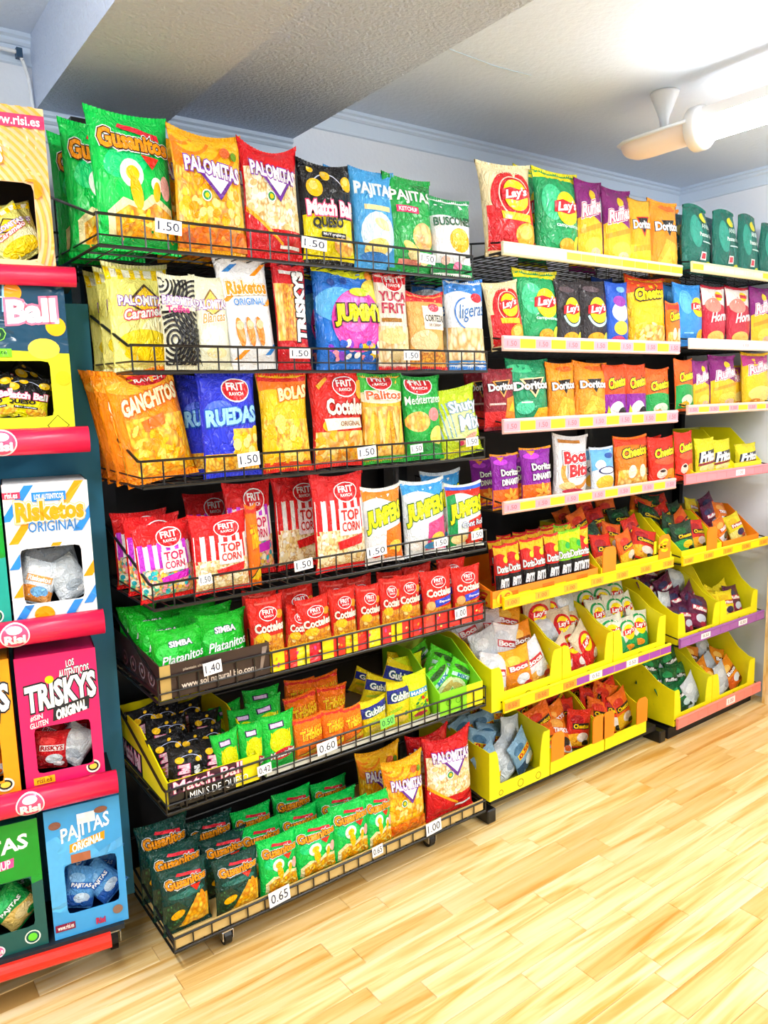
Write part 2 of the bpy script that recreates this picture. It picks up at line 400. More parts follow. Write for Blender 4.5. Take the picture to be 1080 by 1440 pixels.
# ------------------------------------------------------------------ ceiling fluorescent battens
ME = bpy.data.materials.new('lit_tube'); ME.use_nodes = True
_b = ME.node_tree.nodes['Principled BSDF']; _b.inputs['Base Color'].default_value = (1, 1, 1, 1)
_b.inputs['Emission Color'].default_value = (1, .99, .97, 1); _b.inputs['Emission Strength'].default_value = 48
def batten(lx, ya, yb, label, unlit=True):
    r = empty('ceiling_light', (lx, yb, LAMPZ)); tag(r, label, 'lamp', 'fluorescent lamps under the ceiling')
    wh = plain('#f2f4f6', .3); L = yb-ya
    if unlit:                                               # dark end section with beige diffuser
        bm = bmesh.new(); S = []
        for k, (yy, sc) in enumerate(((.27, .35), (.26, .75), (.235, .95), (.20, 1), (0, 1))):
            S.append([bm.verts.new((.072*sc*math.cos(t), yy, .024*sc*math.sin(t)+.018)) for t in [math.pi*i/10 for i in range(11)]])
        for a, b in zip(S, S[1:]):
            for i in range(10): bm.faces.new((a[i], a[i+1], b[i+1], b[i]))
            bm.faces.new((a[10], a[0], b[0], b[10]))
        bm.faces.new(S[0]); bm.faces.new(S[-1]); bmesh.ops.recalc_face_normals(bm, faces=bm.faces[:]); mobj('housing', bm, wh, r, True)
        bm = bmesh.new(); S = []
        for yy, sc in ((.262, .3), (.25, .7), (.225, .93), (.19, 1), (.012, 1)):
            S.append([bm.verts.new((.064*sc*math.cos(t), yy, .044*sc*math.sin(t)+.018)) for t in [math.pi+math.pi*i/10 for i in range(11)]])
        for a, b in zip(S, S[1:]):
            for i in range(10): bm.faces.new((a[i], a[i+1], b[i+1], b[i]))
        bm.faces.new(S[0]); bm.faces.new(S[-1]); bmesh.ops.recalc_face_normals(bm, faces=bm.faces[:]); mobj('diffuser', bm, plain('#efe2dc', .35), r, True)
        bm = bmesh.new(); lathe(bm, [(.058, -.03), (.066, -.02), (.066, .01), (.052, .016)], (0, 0, .012), 20, 'y'); mobj('end_cap', bm, wh, r, True)
        bm = bmesh.new(); lathe(bm, [(.046, CEIL-LAMPZ-.001), (.044, CEIL-LAMPZ-.008), (.022, .11), (.015, .09), (.013, .066)], (.045, .15, 0), 18); mobj('ceiling_mount', bm, wh, r, True)
        bm = bmesh.new(); lathe(bm, [(.011, .067), (.011, .056), (.021, .052), (.021, .04)], (.045, .15, 0), 14); mobj('swivel_joint', bm, plain('#20262c', .4), r)
    bm = bmesh.new(); lathe(bm, [(.03, 0), (.034, -.02), (.034, -L+.02), (.03, -L)], (0, 0, .0), 16, 'y'); mobj('tube', bm, ME, r, True)
    bm = bmesh.new(); box(bm, -.03, -L, .03, .03, -.01, .06); box(bm, -.01, -L*.5-.02, .06, .01, -L*.5+.02, CEIL-LAMPZ); mobj('tray', bm, wh, r)
batten(*LAMPS[0], 'fluorescent ceiling lamp with beige end diffuser above the far shelves')
batten(*LAMPS[1], 'bare fluorescent tube lamp on the ceiling behind the camera, right one', False)
batten(*LAMPS[2], 'bare fluorescent tube lamp on the ceiling left of the camera', False)
batten(*LAMPS[3], 'bare fluorescent tube lamp on the ceiling far behind the camera', False)

# ------------------------------------------------------------------ snack bag: pillow surface in unit space
UL = [i/10 for i in range(1, 10)]
VL = [.03, .06, .11, .17, .24, .32, .41, .50, .59, .68, .76, .83, .89, .94, .97]
def surf(ph, dip, tp=0):
    def bulge(v):
        q = min(1, max(0, (v-.05)/.9)); return max(0, math.sin(math.pi*q**.85))**.55
    def f(u, v, off=0, side=-1):
        b = bulge(v); p = abs(2*u-1); e = (1-min(1, p)**2.6)**.7 if p < 1 else 0
        t = .46*b*e
        cr = (math.exp(-((v-.08)/.09)**2)+math.exp(-((v-.92)/.09)**2))*.055*math.sin(2*math.pi*3.3*u+ph)*e
        cr += .030*math.sin(6.1*u+ph*1.7+3*v)*math.sin(8.3*v+ph)*e*b
        t = max(t+cr, 0)+.012*e
        z = v-dip*max(0, (v-.7)/.3)**2*(1-p*p)+dip*.3*max(0, (.2-v)/.2)**2*(1-p*p)
        x = (u-.5)*(1-.085*b+.015*math.sin(9*v+ph))
        x *= 1-tp*max(0, (v-.4)/.6)**1.3
        return Vector((x, side*(t+off*.0052), z))
    return f
def body_mesh(ph, dip, mat, tp=0):
    f = surf(ph, dip, tp); us = [0]+UL+[1]; vs = [0]+VL+[1]; bm = bmesh.new(); G = {}
    for side in (-1, 1):
        for i, u in enumerate(us):
            for j, v in enumerate(vs):
                k = (i, j, 0 if i in (0, len(us)-1) or j in (0, len(vs)-1) else side)
                if k not in G:
                    p = f(u, v, 0, side); 
                    if k[2] == 0: p.y = 0
                    G[(i, j, side)] = G[k] = bm.verts.new(p)
                G[(i, j, side)] = G[k]
    for side in (-1, 1):
        for i in range(len(us)-1):
            for j in range(len(vs)-1):
                q = [G[(i, j, side)], G[(i+1, j, side)], G[(i+1, j+1, side)], G[(i, j+1, side)]]
                bm.faces.new(q if side < 0 else q[::-1])
    bm.normal_update()
    me = bpy.data.meshes.new('bag'); bm.to_mesh(me); bm.free(); me.materials.append(mat)
    for p in me.polygons: p.use_smooth = True
    return me
def seal_mesh(ph, dip, mat, top, tp=0):
    """crimped flat end seam"""
    f = surf(ph, dip, tp); bm = bmesh.new(); n = 40; rows = [.962, .975, .988, 1.004] if top else [-.004, .012, .025, .038]; V = []
    for s in (-1, 1):
        L = []
        for v in rows:
            L.append([bm.verts.new(Vector((f(i/n, min(1, max(0, v)), 0)[0]*1.004, s*.03+(.022 if i % 2 else -.022), f(i/n, min(1, max(0, v)), 0)[2]+(v-min(1, max(0, v)))))) for i in range(n+1)])
        for a, b in zip(L, L[1:]):
            for i in range(n): bm.faces.new((a[i], a[i+1], b[i+1], b[i]) if s < 0 else (b[i], b[i+1], a[i+1], a[i]))
        V.append(L)
    for k in (0, -1):
        for i in range(n): bm.faces.new((V[0][k][i], V[0][k][i+1], V[1][k][i+1], V[1][k][i]))
    me = bpy.data.meshes.new('seal'); bm.to_mesh(me); bm.free(); me.materials.append(mat); return me
TYPES = {}
class BagType: pass
def bagtype(key, name, desc, body, a=1.35, th=.33, dip=.03, seal=None, cat='snack bag', tp=0):
    def deco(fn):
        t = BagType(); t.name, t.desc, t.th, t.cat, t.a = name, desc, th, cat, a
        ph = (hash_(key) % 628)/100.0
        A = Art(a); fn(A)
        t.body = body_mesh(ph, dip, M(body), tp)
        f = surf(ph, dip, tp)
        t.art = art_objects(A, lambda u, v, l: f(u, v, l), UL, VL, (.012, .988, .045, .955))
        sm = M(seal or body)
        t.seals = (seal_mesh(ph, dip, sm, True, tp), seal_mesh(ph, dip, sm, False, tp))
        TYPES[key] = t; return fn
    return deco
def hash_(s):
    h = 7
    for c in s: h = (h*131+ord(c)) % 1000003
    return h
WHT, BLK, RED, YEL, ORG, PUR, PNK = '#ffffff', '#0c0c0e', '#e3101a', '#ffe400', '#ff8c00', '#7a1fa0', '#ff4f9a'
# ---- shared emblems
def frit(A, u, v, r):
    A.badge(); A.ell(u, v, r, r*.72/A.a*1.0, WHT).ell(u, v, r*.93, r*.64/A.a, '#d40f1e')
    A.text('FRIT', u-r*.62, v-r*.02/A.a, u+r*.62, v+r*.42/A.a, WHT, bold=.03); A.text('RAVICH', u-r*.5, v-r*.34/A.a, u+r*.5, v-r*.14/A.a, WHT)
def lays(A, u, v, r):
    A.badge(); A.circ(u, v, r, '#ffe000', 22)
    A.poly([(u-r*1.15, v-.32*r/A.a), (u-r*.6, v-.30*r/A.a), (u, v-.38*r/A.a), (u+r*1.18, v-.02*r/A.a), (u+r*1.12, v+.50*r/A.a), (u+r*.3, v+.36*r/A.a), (u-r*.4, v+.48*r/A.a), (u-r*1.1, v+.30*r/A.a)], '#d80f20')
    A.text("Lay's", u-r*.86, v-.26*r/A.a, u+r*.92, v+.40*r/A.a, WHT, bold=.035, shear=.15, slope=.05)
def dori(A, v, c='#ff9a1a', w=.8):
    A.badge(); u = .5
    A.poly([(u-w*.36, v+.10), (u+w*.40, v+.13), (u+.02, v-.17)], c); A.poly([(u-w*.28, v+.085), (u+w*.32, v+.11), (u+.02, v-.125)], BLK)
    A.text('Doritos', .5-w/2, v-.045, .5+w/2, v+.065, WHT, BLK, .05, bold=.04, slope=.03)
def chee(A, v, h=.15, sl=.07):
    A.text('Cheetos', .14, v-h/2, .88, v+h/2, '#ffdc00', BLK, .07, bold=.05, slope=sl, shear=.2)
def ruff(A, v):
    A.text('Ruffles', .12, v-.075, .88, v+.075, WHT, '#d8216e', .05, WHT, .085, bold=.035, slope=.10, shear=.15)
def palom(A, v, sl=-.06):
    A.badge(); A.poly([(.22, v+.02), (.86, v-.03), (.58, v-.24)], '#6a2a9a'); A.poly([(.30, v-.0), (.79, v-.04), (.58, v-.19)], WHT)
    A.text('PALOMITAS', .12, v-.05, .92, v+.06, WHT, '#8a34b4', .06, bold=.04, slope=sl)
def gusano(A, word, col='#ff9d0e'):
    A.poly([(.32, .86), (.86, .79), (.84, .84), (.36, .90)], '#e8283c'); A.poly([(.58, .67), (.82, .66), (.71, .57)], '#f02a14')
    A.text(word, .09, .69, .95, .83, col, '#4a2206', .05, WHT, .09, bold=.045, slope=-.02, taper=.25)
# ---- wire basket rack bags
@bagtype('gus', 'corn_puff_bag', 'bright green corn-worm snack bag', '#06d052', 1.45)
def _(A):
    A.ell(.40, .62, .30, .12, '#16e080', 20); A.poly([(.12, .05), (.10, .26), (.3, .36), (.52, .32), (.68, .40), (.96, .32), (.98, .05)], '#fff3b8'); A.poly([(.2, .05), (.18, .24), (.36, .31), (.56, .28), (.72, .34), (.96, .27), (.98, .05)], 'corn')
    A.circ(.44, .53, .15, '#f3fff4'); A.ell(.45, .53, .085, .055, '#ffd000'); A.ell(.48, .40, .075, .12, '#ffc400', 10); A.circ(.76, .47, .08, '#f3fff4'); A.ell(.75, .42, .05, .075, '#ffc400', -10); A.ell(.88, .46, .07, .09, '#f7b8b0'); A.scatter(.24, .09, .94, .25, 30, ['#ffd21a', '#ffb800', '#ffe46a', '#f59c00'], .07, 2, .38); A.rect(.0, .03, 1, .09, '#0aa845'); gusano(A, 'Gusanitos')
@bagtype('gusd', 'corn_puff_bag', 'dark green corn-worm snack bag', '#0a4038', 1.35)
def _(A):
    A.poly([(0, .05), (.55, .05), (.5, .35), (.3, .50), (0, .45)], 'dots'); A.poly([(.3, .08), (.95, .08), (.97, .45), (.72, .52), (.55, .36)], 'corn'); A.ell(.28, .30, .15, .06, '#ffb400', 20); A.ell(.84, .42, .06, .13, '#ff9a10', 10)
    A.ell(.5, .58, .4, .05, '#1e6a60'); gusano(A, 'Gusanitos')
@bagtype('paly', 'popcorn_bag', 'yellow-orange popcorn bag', '#f9b010', 1.5, dip=.06)
def _(A):
    A.wave(0, 1, .70, 1, .03, 1, '#ffc21a', top=False)
    for i in range(5): A.ring(.15+.1*i, .95, .16+.12*i, .045, '#ff8a10', 200, 340)
    A.rect(.02, .24, .98, .68, 'popyellow'); A.scatter(.06, .26, .94, .60, 46, ['#ffd83a', '#ffc414', '#ffe98a', '#f7a400'], .065, 4, .8); A.ell(.5, .1, .55, .12, 'orange')
    for i in range(4): A.ring(.1+.27*i, .12, .12, .05, '#ff7a10', 0, 200)
    A.ell(.72, .82, .08, .05, '#e86a2a'); A.ell(.86, .80, .05, .04, '#6a9a20'); A.badge(); A.circ(.38, .45, .07, WHT).circ(.38, .45, .055, '#2e9a4a').circ(.38, .45, .03, '#ffd400'); palom(A, .66)
@bagtype('palr', 'popcorn_bag', 'red popcorn bag with white popcorn print', '#de0f1c', 1.7, dip=.10)
def _(A):
    A.rect(.02, .26, .98, .76, 'popcorn'); A.scatter(.06, .28, .94, .70, 60, ['#fffdf2', '#f9ebbc', '#fff6da', '#efd48a'], .055, 6, .8); A.poly([(0, .42), (.35, .25), (.62, .13), (1, .20), (1, .05), (0, .05)], '#d80d1a'); A.poly([(0, .44), (.35, .27), (.62, .15), (.62, .12), (.35, .235), (0, .40)], '#ffb010')
    A.badge(); A.circ(.42, .52, .08, WHT).circ(.42, .52, .062, '#2e9a4a').circ(.42, .52, .035, '#ffd400'); palom(A, .72)
    A.badge(); A.rect(.55, .10, .92, .13, WHT); A.badge(False)
@bagtype('ball', 'cheese_ball_bag', 'black and yellow cheese-ball bag', '#101014', 1.55, dip=.05)
def _(A):
    A.wave(0, 1, .05, .46, .015, 1, '#f7e600'); A.ring(.5, .66, .34, .018, '#dfe6ff', 20, 150)
    for u, v, r in ((.24, .72, .14), (.46, .86, .09), (.88, .80, .12), (.2, .9, .05)): A.circ(u, v, r, '#ffc810').circ(u-.02, v+.02, r*.5, '#ffe06a')
    A.ell(.75, .2, .22, .1, 'corn'); A.badge(); A.rect(.28, .26, .78, .31, BLK)
    A.text('Match Ball', .08, .47, .96, .60, WHT, '#ff4f8a', .06, bold=.045, slope=.02); A.text('QUESO', .14, .34, .72, .44, BLK, bold=.05, slope=.02); A.text('MUY crujiente', .31, .27, .75, .30, WHT)
@bagtype('pajb', 'potato_stick_bag', 'light blue potato-stick bag', '#46a6ea', 1.75)
def _(A):
    A.ell(.5, .35, .4, .22, '#d8f0ff'); A.ell(.45, .22, .3, .09, '#ffe27a', 15); A.ell(.6, .45, .2, .05, '#fff0b0', -20); A.ell(.4, .13, .3, .05, '#2a7ac8'); A.rect(.2, .58, .8, .63, '#f6e6a8')
    A.text('PAJITAS', .06, .70, .94, .85, WHT, '#8fd0ff', .04, bold=.03)
@bagtype('pajg', 'potato_stick_bag', 'green ketchup potato-stick bag', '#1aa548', 1.65)
def _(A):
    A.ell(.68, .38, .26, .14, 'chips'); A.ell(.4, .25, .2, .05, '#ffe27a', -30); A.ell(.55, .16, .25, .05, '#fff0b0', -15); A.ell(.75, .9, .2, .04, '#147a34'); A.rect(.15, .08, .6, .14, '#e88a7a')
    A.text('PAJITAS', .06, .70, .94, .84, WHT, bold=.03, slope=.03); A.badge(); A.rect(.14, .60, .58, .67, '#e8286a'); A.text('KETCHUP', .18, .615, .54, .655, WHT)
@bagtype('busc', 'corn_snack_bag', 'white corn-snack bag with green top', '#f3f6fa', 1.8, seal='#159a52')
def _(A):
    A.wave(0, 1, .74, 1, .02, 1, '#159a52', top=False); A.rect(0, 0, 1, .17, '#159a52'); A.ell(.62, .46, .27, .15, '#ffb300'); A.ell(.6, .5, .2, .1, '#ffd24a'); A.circ(.25, .2, .1, '#f7d0c0'); A.circ(.55, .14, .1, '#e87aa8')
    A.text('BUSCONES', .06, .64, .96, .74, '#0a5a34', bold=.03, slope=.04)
@bagtype('cara', 'popcorn_bag', 'pale yellow caramel popcorn bag', '#eee878', 1.5, seal='#f6f0b0')
def _(A):
    A.rect(0, .86, 1, 1, '#fffbe0'); A.stripes(0, .84, 1.1, 1, 6, '#ffd900', 0); A.rect(0, .05, 1, .5, '#efe98a'); A.ell(.75, .35, .3, .14, '#f9f4c0'); A.ell(.5, .26, .42, .12, '#f7dd2a'); A.ell(.55, .16, .4, .08, '#ffd400')
    A.badge(); A.poly([(.25, .62), (.58, .80), (.90, .62), (.58, .50)], '#4a3a20'); A.poly([(.30, .62), (.58, .77), (.85, .62), (.58, .53)], '#ffd21a')
    A.text('PALOMITAS', .14, .60, .94, .68, WHT, '#8a34b4', .06, bold=.04); A.text('Caramelo', .20, .49, .90, .58, WHT, '#e83a5a', .07, bold=.03, slope=.06, shear=.2)
@bagtype('zebr', 'popcorn_bag', 'black and cream zebra-striped popcorn bag', '#f3f0d2', 1.9)
def _(A):
    for k, (u, v) in enumerate(((.05, .9), (.95, .62), (.25, .30), (.9, .05))):
        for i in range(7): A.ring(u, v, .12+i*.10, .05, '#16161a', 0, 360, 26)
    A.badge(); A.rect(.02, .60, .9, .74, '#f3f0d2'); A.text('PALOMITAS', .04, .66, .94, .74, WHT, '#8a34b4', .06, bold=.04, slope=-.03); A.text('Toffee', .1, .58, .7, .65, '#d83a8a', bold=.03)
@bagtype('blan', 'popcorn_bag', 'cream white popcorn bag', '#f1f2d4', 1.9)
def _(A):
    A.ell(.5, .3, .4, .16, '#fbfbe8'); A.ell(.55, .18, .3, .06, '#f6ecb0'); A.badge(); A.poly([(.15, .66), (.5, .86), (.85, .66), (.5, .56)], '#8a6a3a'); A.poly([(.2, .66), (.5, .83), (.8, .66), (.5, .58)], '#ffd86a')
    A.text('PALOMITAS', .06, .64, .96, .73, WHT, '#8a34b4', .06, bold=.04, slope=.02); A.text('Blancas', .2, .50, .86, .60, '#f0a050', WHT, .05, bold=.02, shear=.2, slope=.04)
@bagtype('risk', 'corn_puff_bag', 'white puff bag with blue and orange streaks', '#f3f6fb', 1.75)
def _(A):
    for u, v, l, c in ((.1, .86, .34, '#2a86dc'), (.62, .82, .3, '#ff9c10'), (.0, .60, .3, '#ff9c10'), (.72, .12, .28, '#2a86dc'), (.1, .1, .22, '#ff9c10'), (.8, .55, .2, '#ff9c10')):
        A.poly([(u, v), (u+.12, v), (u+.12+l*.9, v+l*.35), (u+l*.9, v+l*.35)], c)
    for u in (.26, .46, .66): A.ell(u, .33, .075, .13, '#f79038', 8); A.ell(u, .39, .07, .04, '#ffd0a0')
    A.text('Risketos', .12, .66, .92, .77, '#ff9c10', WHT, .05, '#f0c890', .08, bold=.04); A.text('ORIGINAL', .2, .56, .84, .62, '#2a86dc', bold=.01)
@bagtype('tris', 'corn_ring_bag', 'narrow red corn-ring bag with sideways lettering', '#d3101e', 2.6)
def _(A):
    A.rect(.02, .27, .56, .80, 'mix'); A.rect(.02, .27, .2, .8, 'chips'); A.circ(.75, .2, .12, '#f05a4a'); A.rect(.2, .9, .8, .94, WHT)
    A.text('TRISKYS', .58, .27, .90, .92, WHT, BLK, .06, bold=.06, rot=90)
@bagtype('jumm', 'gummy_snack_bag', 'blue bag with pink disc and yellow lettering', '#2277e0', 1.4, dip=.05)
def _(A):
    A.wave(0, 1, .86, 1, .025, 1, '#e8ee10', ph=1, top=False); A.ell(.3, .58, .32, .16, '#5ab4f6'); A.circ(.82, .88, .08, '#f08a20'); A.ell(.85, .72, .2, .12, '#f7e050'); A.circ(.57, .44, .40, '#ee3fb4', 26); A.circ(.5, .52, .26, '#f76ccb', 24); A.scatter(.15, .09, .95, .24, 26, ['#ffd21a', '#ff9ab0', '#8a3ad0', '#ffffff', '#2a60d8'], .06, 5); A.circ(.2, .78, .05, '#1848a0'); A.circ(.38, .80, .05, '#1848a0'); A.ell(.6, .70, .16, .04, '#c8e020')
    A.text('JUMMY', .22, .40, .97, .58, '#f4ee10', BLK, .06, bold=.06, slope=.02)
@bagtype('yuca', 'yuca_chip_bag', 'white yuca chip bag with red lettering', '#f3e6da', 2.0, seal='#d81a24')
def _(A):
    A.rect(0, .88, 1, 1, '#d81a24'); A.rect(0, .05, 1, .44, 'pale'); A.ell(.4, .34, .4, .08, '#f1d48a'); A.ell(.65, .18, .34, .07, '#f7e2a8', 20); A.rect(.1, .48, .7, .52, '#a8742a')
    frit(A, .55, .90, .32); A.text('YUCA', .08, .69, .92, .79, '#b81040', bold=.02); A.text('FRIT', .12, .57, .86, .67, '#b81040', bold=.02)
@bagtype('cort', 'pork_rind_bag', 'tan pork-rind bag with red top', '#eeb060', 1.5, dip=.07, seal='#e0202a')
def _(A):
    A.wave(0, 1, .84, 1, .03, .5, '#e0202a', top=False); A.rect(.05, .05, .98, .22, 'mix'); A.ell(.4, .35, .36, .14, '#f7d29a'); A.badge(); A.rect(.36, .50, .98, .80, '#fff3e2'); A.badge(); A.ell(.66, .78, .15, .06, '#d83a50')
    A.text('CORTEZAS', .40, .60, .95, .68, '#3a3a40', bold=.02); A.text('DE CERDO', .48, .54, .85, .57, '#8a6a5a')
@bagtype('lige', 'potato_chip_bag', 'pale blue and white light-crisps bag', '#e9f1fa', 1.7, seal='#3a8ae4')
def _(A):
    A.wave(0, 1, .80, 1, .05, .7, '#3a8ae4', top=False); A.rect(0, .07, 1, .45, 'pale'); A.rect(0, .0, 1, .10, '#2a86e0'); A.ring(.45, .60, .30, .03, '#3a7ad0', 90, 250); A.badge(); A.ell(.75, .78, .16, .055, '#e0203a')
    A.text('ligeras', .24, .52, .96, .72, '#2a6ab0', bold=.0, shear=.25, slope=.06)
@bagtype('ganc', 'corn_puff_bag', 'orange cheese corn-puff bag', '#ff9210', 1.35, dip=.05)
def _(A):
    A.rect(.12, .06, .98, .56, 'corn'); A.scatter(.2, .1, .92, .48, 40, ['#ffc81a', '#ffb000', '#ffdc5a', '#ff9c10'], .085, 7, .42); A.ell(.5, .84, .5, .08, '#ffae2a'); A.poly([(0, .05), (.14, .05), (.10, .6), (0, .7)], '#ff8a14'); A.badge(); A.ell(.60, .91, .30, .08, '#d8142a'); A.text('RAVICH', .40, .87, .80, .91, WHT); A.badge(); A.poly([(.32, .53), (.68, .58), (.66, .48), (.34, .44)], '#ff6a10')
    A.text('GANCHITOS', .12, .64, .95, .77, '#fff2c0', '#f0661a', .06, bold=.05, slope=.10)
@bagtype('rued', 'corn_wheel_bag', 'royal blue corn-wheel snack bag', '#2a38dc', 1.5)
def _(A):
    A.rect(.5, .08, .98, .45, 'corn'); A.rect(.02, .06, .98, .22, 'popyellow'); A.scatter(.52, .1, .94, .42, 22, ['#ffd83a', '#ffc414', '#ffe98a'], .08, 11, .9); A.ell(.3, .62, .25, .1, '#4a6af0'); frit(A, .62, .82, .26)
    A.text('RUEDAS', .07, .50, .95, .64, '#9ad8ff', '#1a5ac8', .06, bold=.05, slope=.04)
@bagtype('bola', 'corn_ball_bag', 'yellow corn-ball bag with red top', '#ffc81a', 1.6, seal='#e02418')
def _(A):
    A.rect(0, .87, 1, 1, '#e02418'); A.wave(0, 1, .80, .90, .02, 1, '#ff7a14', top=False); A.rect(.03, .10, .97, .52, 'popyellow'); A.scatter(.1, .1, .92, .5, 26, ['#ffd82a', '#ffbe0a', '#ffe66a'], .10, 9, .95); A.rect(0, 0, 1, .10, '#e8401a')
    A.text('BOLAS', .36, .72, .96, .84, '#fff0b0', '#f06a10', .06, bold=.05, slope=.04)
@bagtype('coct', 'cocktail_mix_bag', 'large red cocktail-mix bag with cream label', '#e6231a', 1.4, dip=.05)
def _(A):
    A.rect(.03, .05, .97, .36, 'chips'); A.scatter(.08, .08, .92, .34, 26, ['#ffcf3a', '#f7b01a', '#ffe28a', '#e8901a'], .08, 9, .5); A.ell(.25, .42, .12, .06, '#ffc21a'); A.ell(.93, .78, .1, .10, '#ffb02a'); A.poly([(.1, .82), (.3, .93), (.32, .9), (.14, .78)], '#ffb02a'); frit(A, .62, .82, .24); A.badge(); A.poly([(.16, .49), (.9, .49), (.93, .39), (.20, .37)], '#fff4e0')
    A.text('Cocteles', .22, .53, .98, .68, '#fff6e2', '#a01010', .035, bold=.045); A.text('ORIGINAL', .44, .41, .88, .46, '#8a4a10', bold=.01)
@bagtype('frig', 'corn_stick_bag', 'green-topped bag of golden snack sticks', '#ffb830', 1.75, seal='#2fae3a')
def _(A):
    A.wave(0, 1, .72, 1, .02, 1, '#3fbe3a', top=False); A.ell(.5, .73, .6, .08, '#f3ecc8'); A.rect(.03, .08, .97, .62, 'chips')
    for i in range(7): A.ell(.14+.12*i, .36, .045, .22, ('#ffd24a', '#f7a81a', '#ffe08a')[i % 3], (-8, 6, 12)[i % 3])
    A.rect(0, 0, 1, .08, '#2fae3a'); frit(A, .45, .91, .28); A.text('Palitos', .1, .70, .92, .79, '#e8622a', WHT, .05, bold=.03)
@bagtype('medi', 'potato_chip_bag', 'green crisps bag with herb chips', '#15a83c', 1.95)
def _(A):
    A.ell(.3, .45, .3, .12, 'chips'); A.ell(.72, .53, .16, .08, '#e08a8a'); A.ell(.8, .28, .2, .12, '#ffe36a', -30); A.ell(.5, .15, .4, .05, '#0d8a30'); frit(A, .42, .89, .36); A.text('Mediterraneo', .04, .66, .97, .76, '#eafff0', bold=.01, slope=.03)
@bagtype('shut', 'corn_snack_bag', 'lime yellow snack bag with peanut print', '#c6e022', 1.6)
def _(A):
    A.ell(.5, .45, .42, .24, '#e3f2a0'); A.stripes(.06, .30, .4, .8, 4, '#8ab0c0', -.1, .3); A.ell(.62, .24, .24, .05, '#e8a890', 25); A.circ(.42, .2, .06, '#e03a6a'); A.ell(.5, .10, .42, .04, '#f2f02a')
    A.text('Shuty', .26, .60, .96, .80, '#f4f8ff', '#7aa0b8', .05, bold=.03); A.text('Mix', .44, .38, .96, .58, '#f4f8ff', '#7aa0b8', .05, bold=.03)
def topc(A, st, pop, lab):
    A.wave(0, 1, .70, 1, .03, .5, '#e61a1e', top=False); A.rect(.02, .40, .98, .72, WHT); A.stripes(.03, .38, .99, .74, 6, st, 0, .5); A.rect(.02, .05, .98, .42, pop); A.scatter(.06, .08, .94, .38, 50, ['#3ad0a0', '#fff6d8', '#ffd24a', '#ff9ab0', '#26b8c8'] if pop == 'candy' else ['#fffdf2', '#f6e6b4', '#fff4d0', '#e8cc84'], .05, 8, .85); A.rect(0, 0, 1, .055, '#e61a1e')
    frit(A, .60, .80, .24); A.badge(); A.rect(.40, .36, .86, .63, '#fff0f4'); A.poly([(.34, .30), (.88, .36), (.86, .26), (.38, .22)], lab)
    A.text('TOP', .45, .51, .81, .61, '#d4185a' if st != '#e61a1e' else '#d4281e', bold=.03); A.text('CORN', .45, .40, .81, .49, '#d4185a' if st != '#e61a1e' else '#d4281e', bold=.02)
@bagtype('topp', 'popcorn_bag', 'coloured-popcorn bag with pink stripes', '#e61a1e', 1.25, dip=.03)
def _(A): topc(A, '#d23ae0', 'candy', '#d21ac0')
@bagtype('topr', 'popcorn_bag', 'salted popcorn bag with red stripes', '#e61a1e', 1.5, dip=.05)
def _(A): topc(A, '#e61a1e', 'popcorn', '#e61a1e')
def jump(A, c1, c2, c3):
    A.wave(0, 1, .80, 1, .05, .8, c1, top=False); A.poly([(.45, .05), (.98, .05), (.98, .5), (.5, .42)], c2); A.ell(.25, .16, .2, .08, c3); A.ell(.75, .2, .2, .09, '#ffd24a'); A.ell(.6, .12, .2, .05, c1)
    A.text('JUMPERS', .06, .46, .97, .72, '#f6f00a', '#2a6a10', .05, bold=.06, slope=.12)
@bagtype('jumo', 'corn_snack_bag', 'white and orange peanut-puff bag', '#f4f4f6', 1.6, dip=.05)
def _(A): jump(A, '#ff8a1a', '#ff7a1a', '#d0202a')
@bagtype('jumb', 'corn_snack_bag', 'white and blue puff bag', '#eaf4fc', 1.5, dip=.05)
def _(A): jump(A, '#3aa4ee', '#e84a8a', '#ffffff')
@bagtype('jumr', 'corn_snack_bag', 'red and green striped puff bag', '#f0faf0', 1.7, dip=.05)
def _(A):
    A.rect(0, .05, .2, .9, '#0f9a50'); jump(A, '#e62a1a', '#e6301a', '#ffe9a0'); A.rect(.0, .9, 1, 1, '#2a6ae0')
    A.text('Cont Roll', .3, .34, .95, .42, WHT, '#204a9a', .05, bold=.02, slope=.03)
@bagtype('plat', 'banana_chip_bag', 'bright green banana-chip bag', '#10bd22', 1.2, dip=.05)
def _(A):
    A.ell(.85, .16, .22, .11, '#ffbe14'); A.ell(.6, .10, .2, .05, '#ffd24a'); A.ell(.25, .6, .2, .15, '#3ad64a')
    A.text('SIMBA', .30, .68, .74, .77, WHT, '#123a5a', .07, bold=.04); A.text('Platanitos', .14, .42, .97, .56, WHT, bold=.02, shear=.2, slope=.06); A.text('chips', .46, .29, .86, .40, WHT, bold=.02, shear=.2, slope=.04)
@bagtype('cocs', 'cocktail_mix_bag', 'small red cocktail-mix bag', '#e8261a', 1.85)
def _(A):
    A.rect(.06, .05, .94, .46, 'mix'); A.scatter(.12, .09, .88, .42, 24, ['#ffc83a', '#e8951e', '#ffe08a', '#c8701a'], .07, 10, .6); A.ell(.3, .45, .2, .07, '#ffc41a'); A.ell(.85, .73, .12, .06, '#ff9a1a'); A.rect(.2, .9, .8, .93, '#ff6a5a'); frit(A, .52, .76, .26); A.text('Cocteles', .1, .52, .96, .64, '#fff4e0', '#a01010', .03, bold=.04)
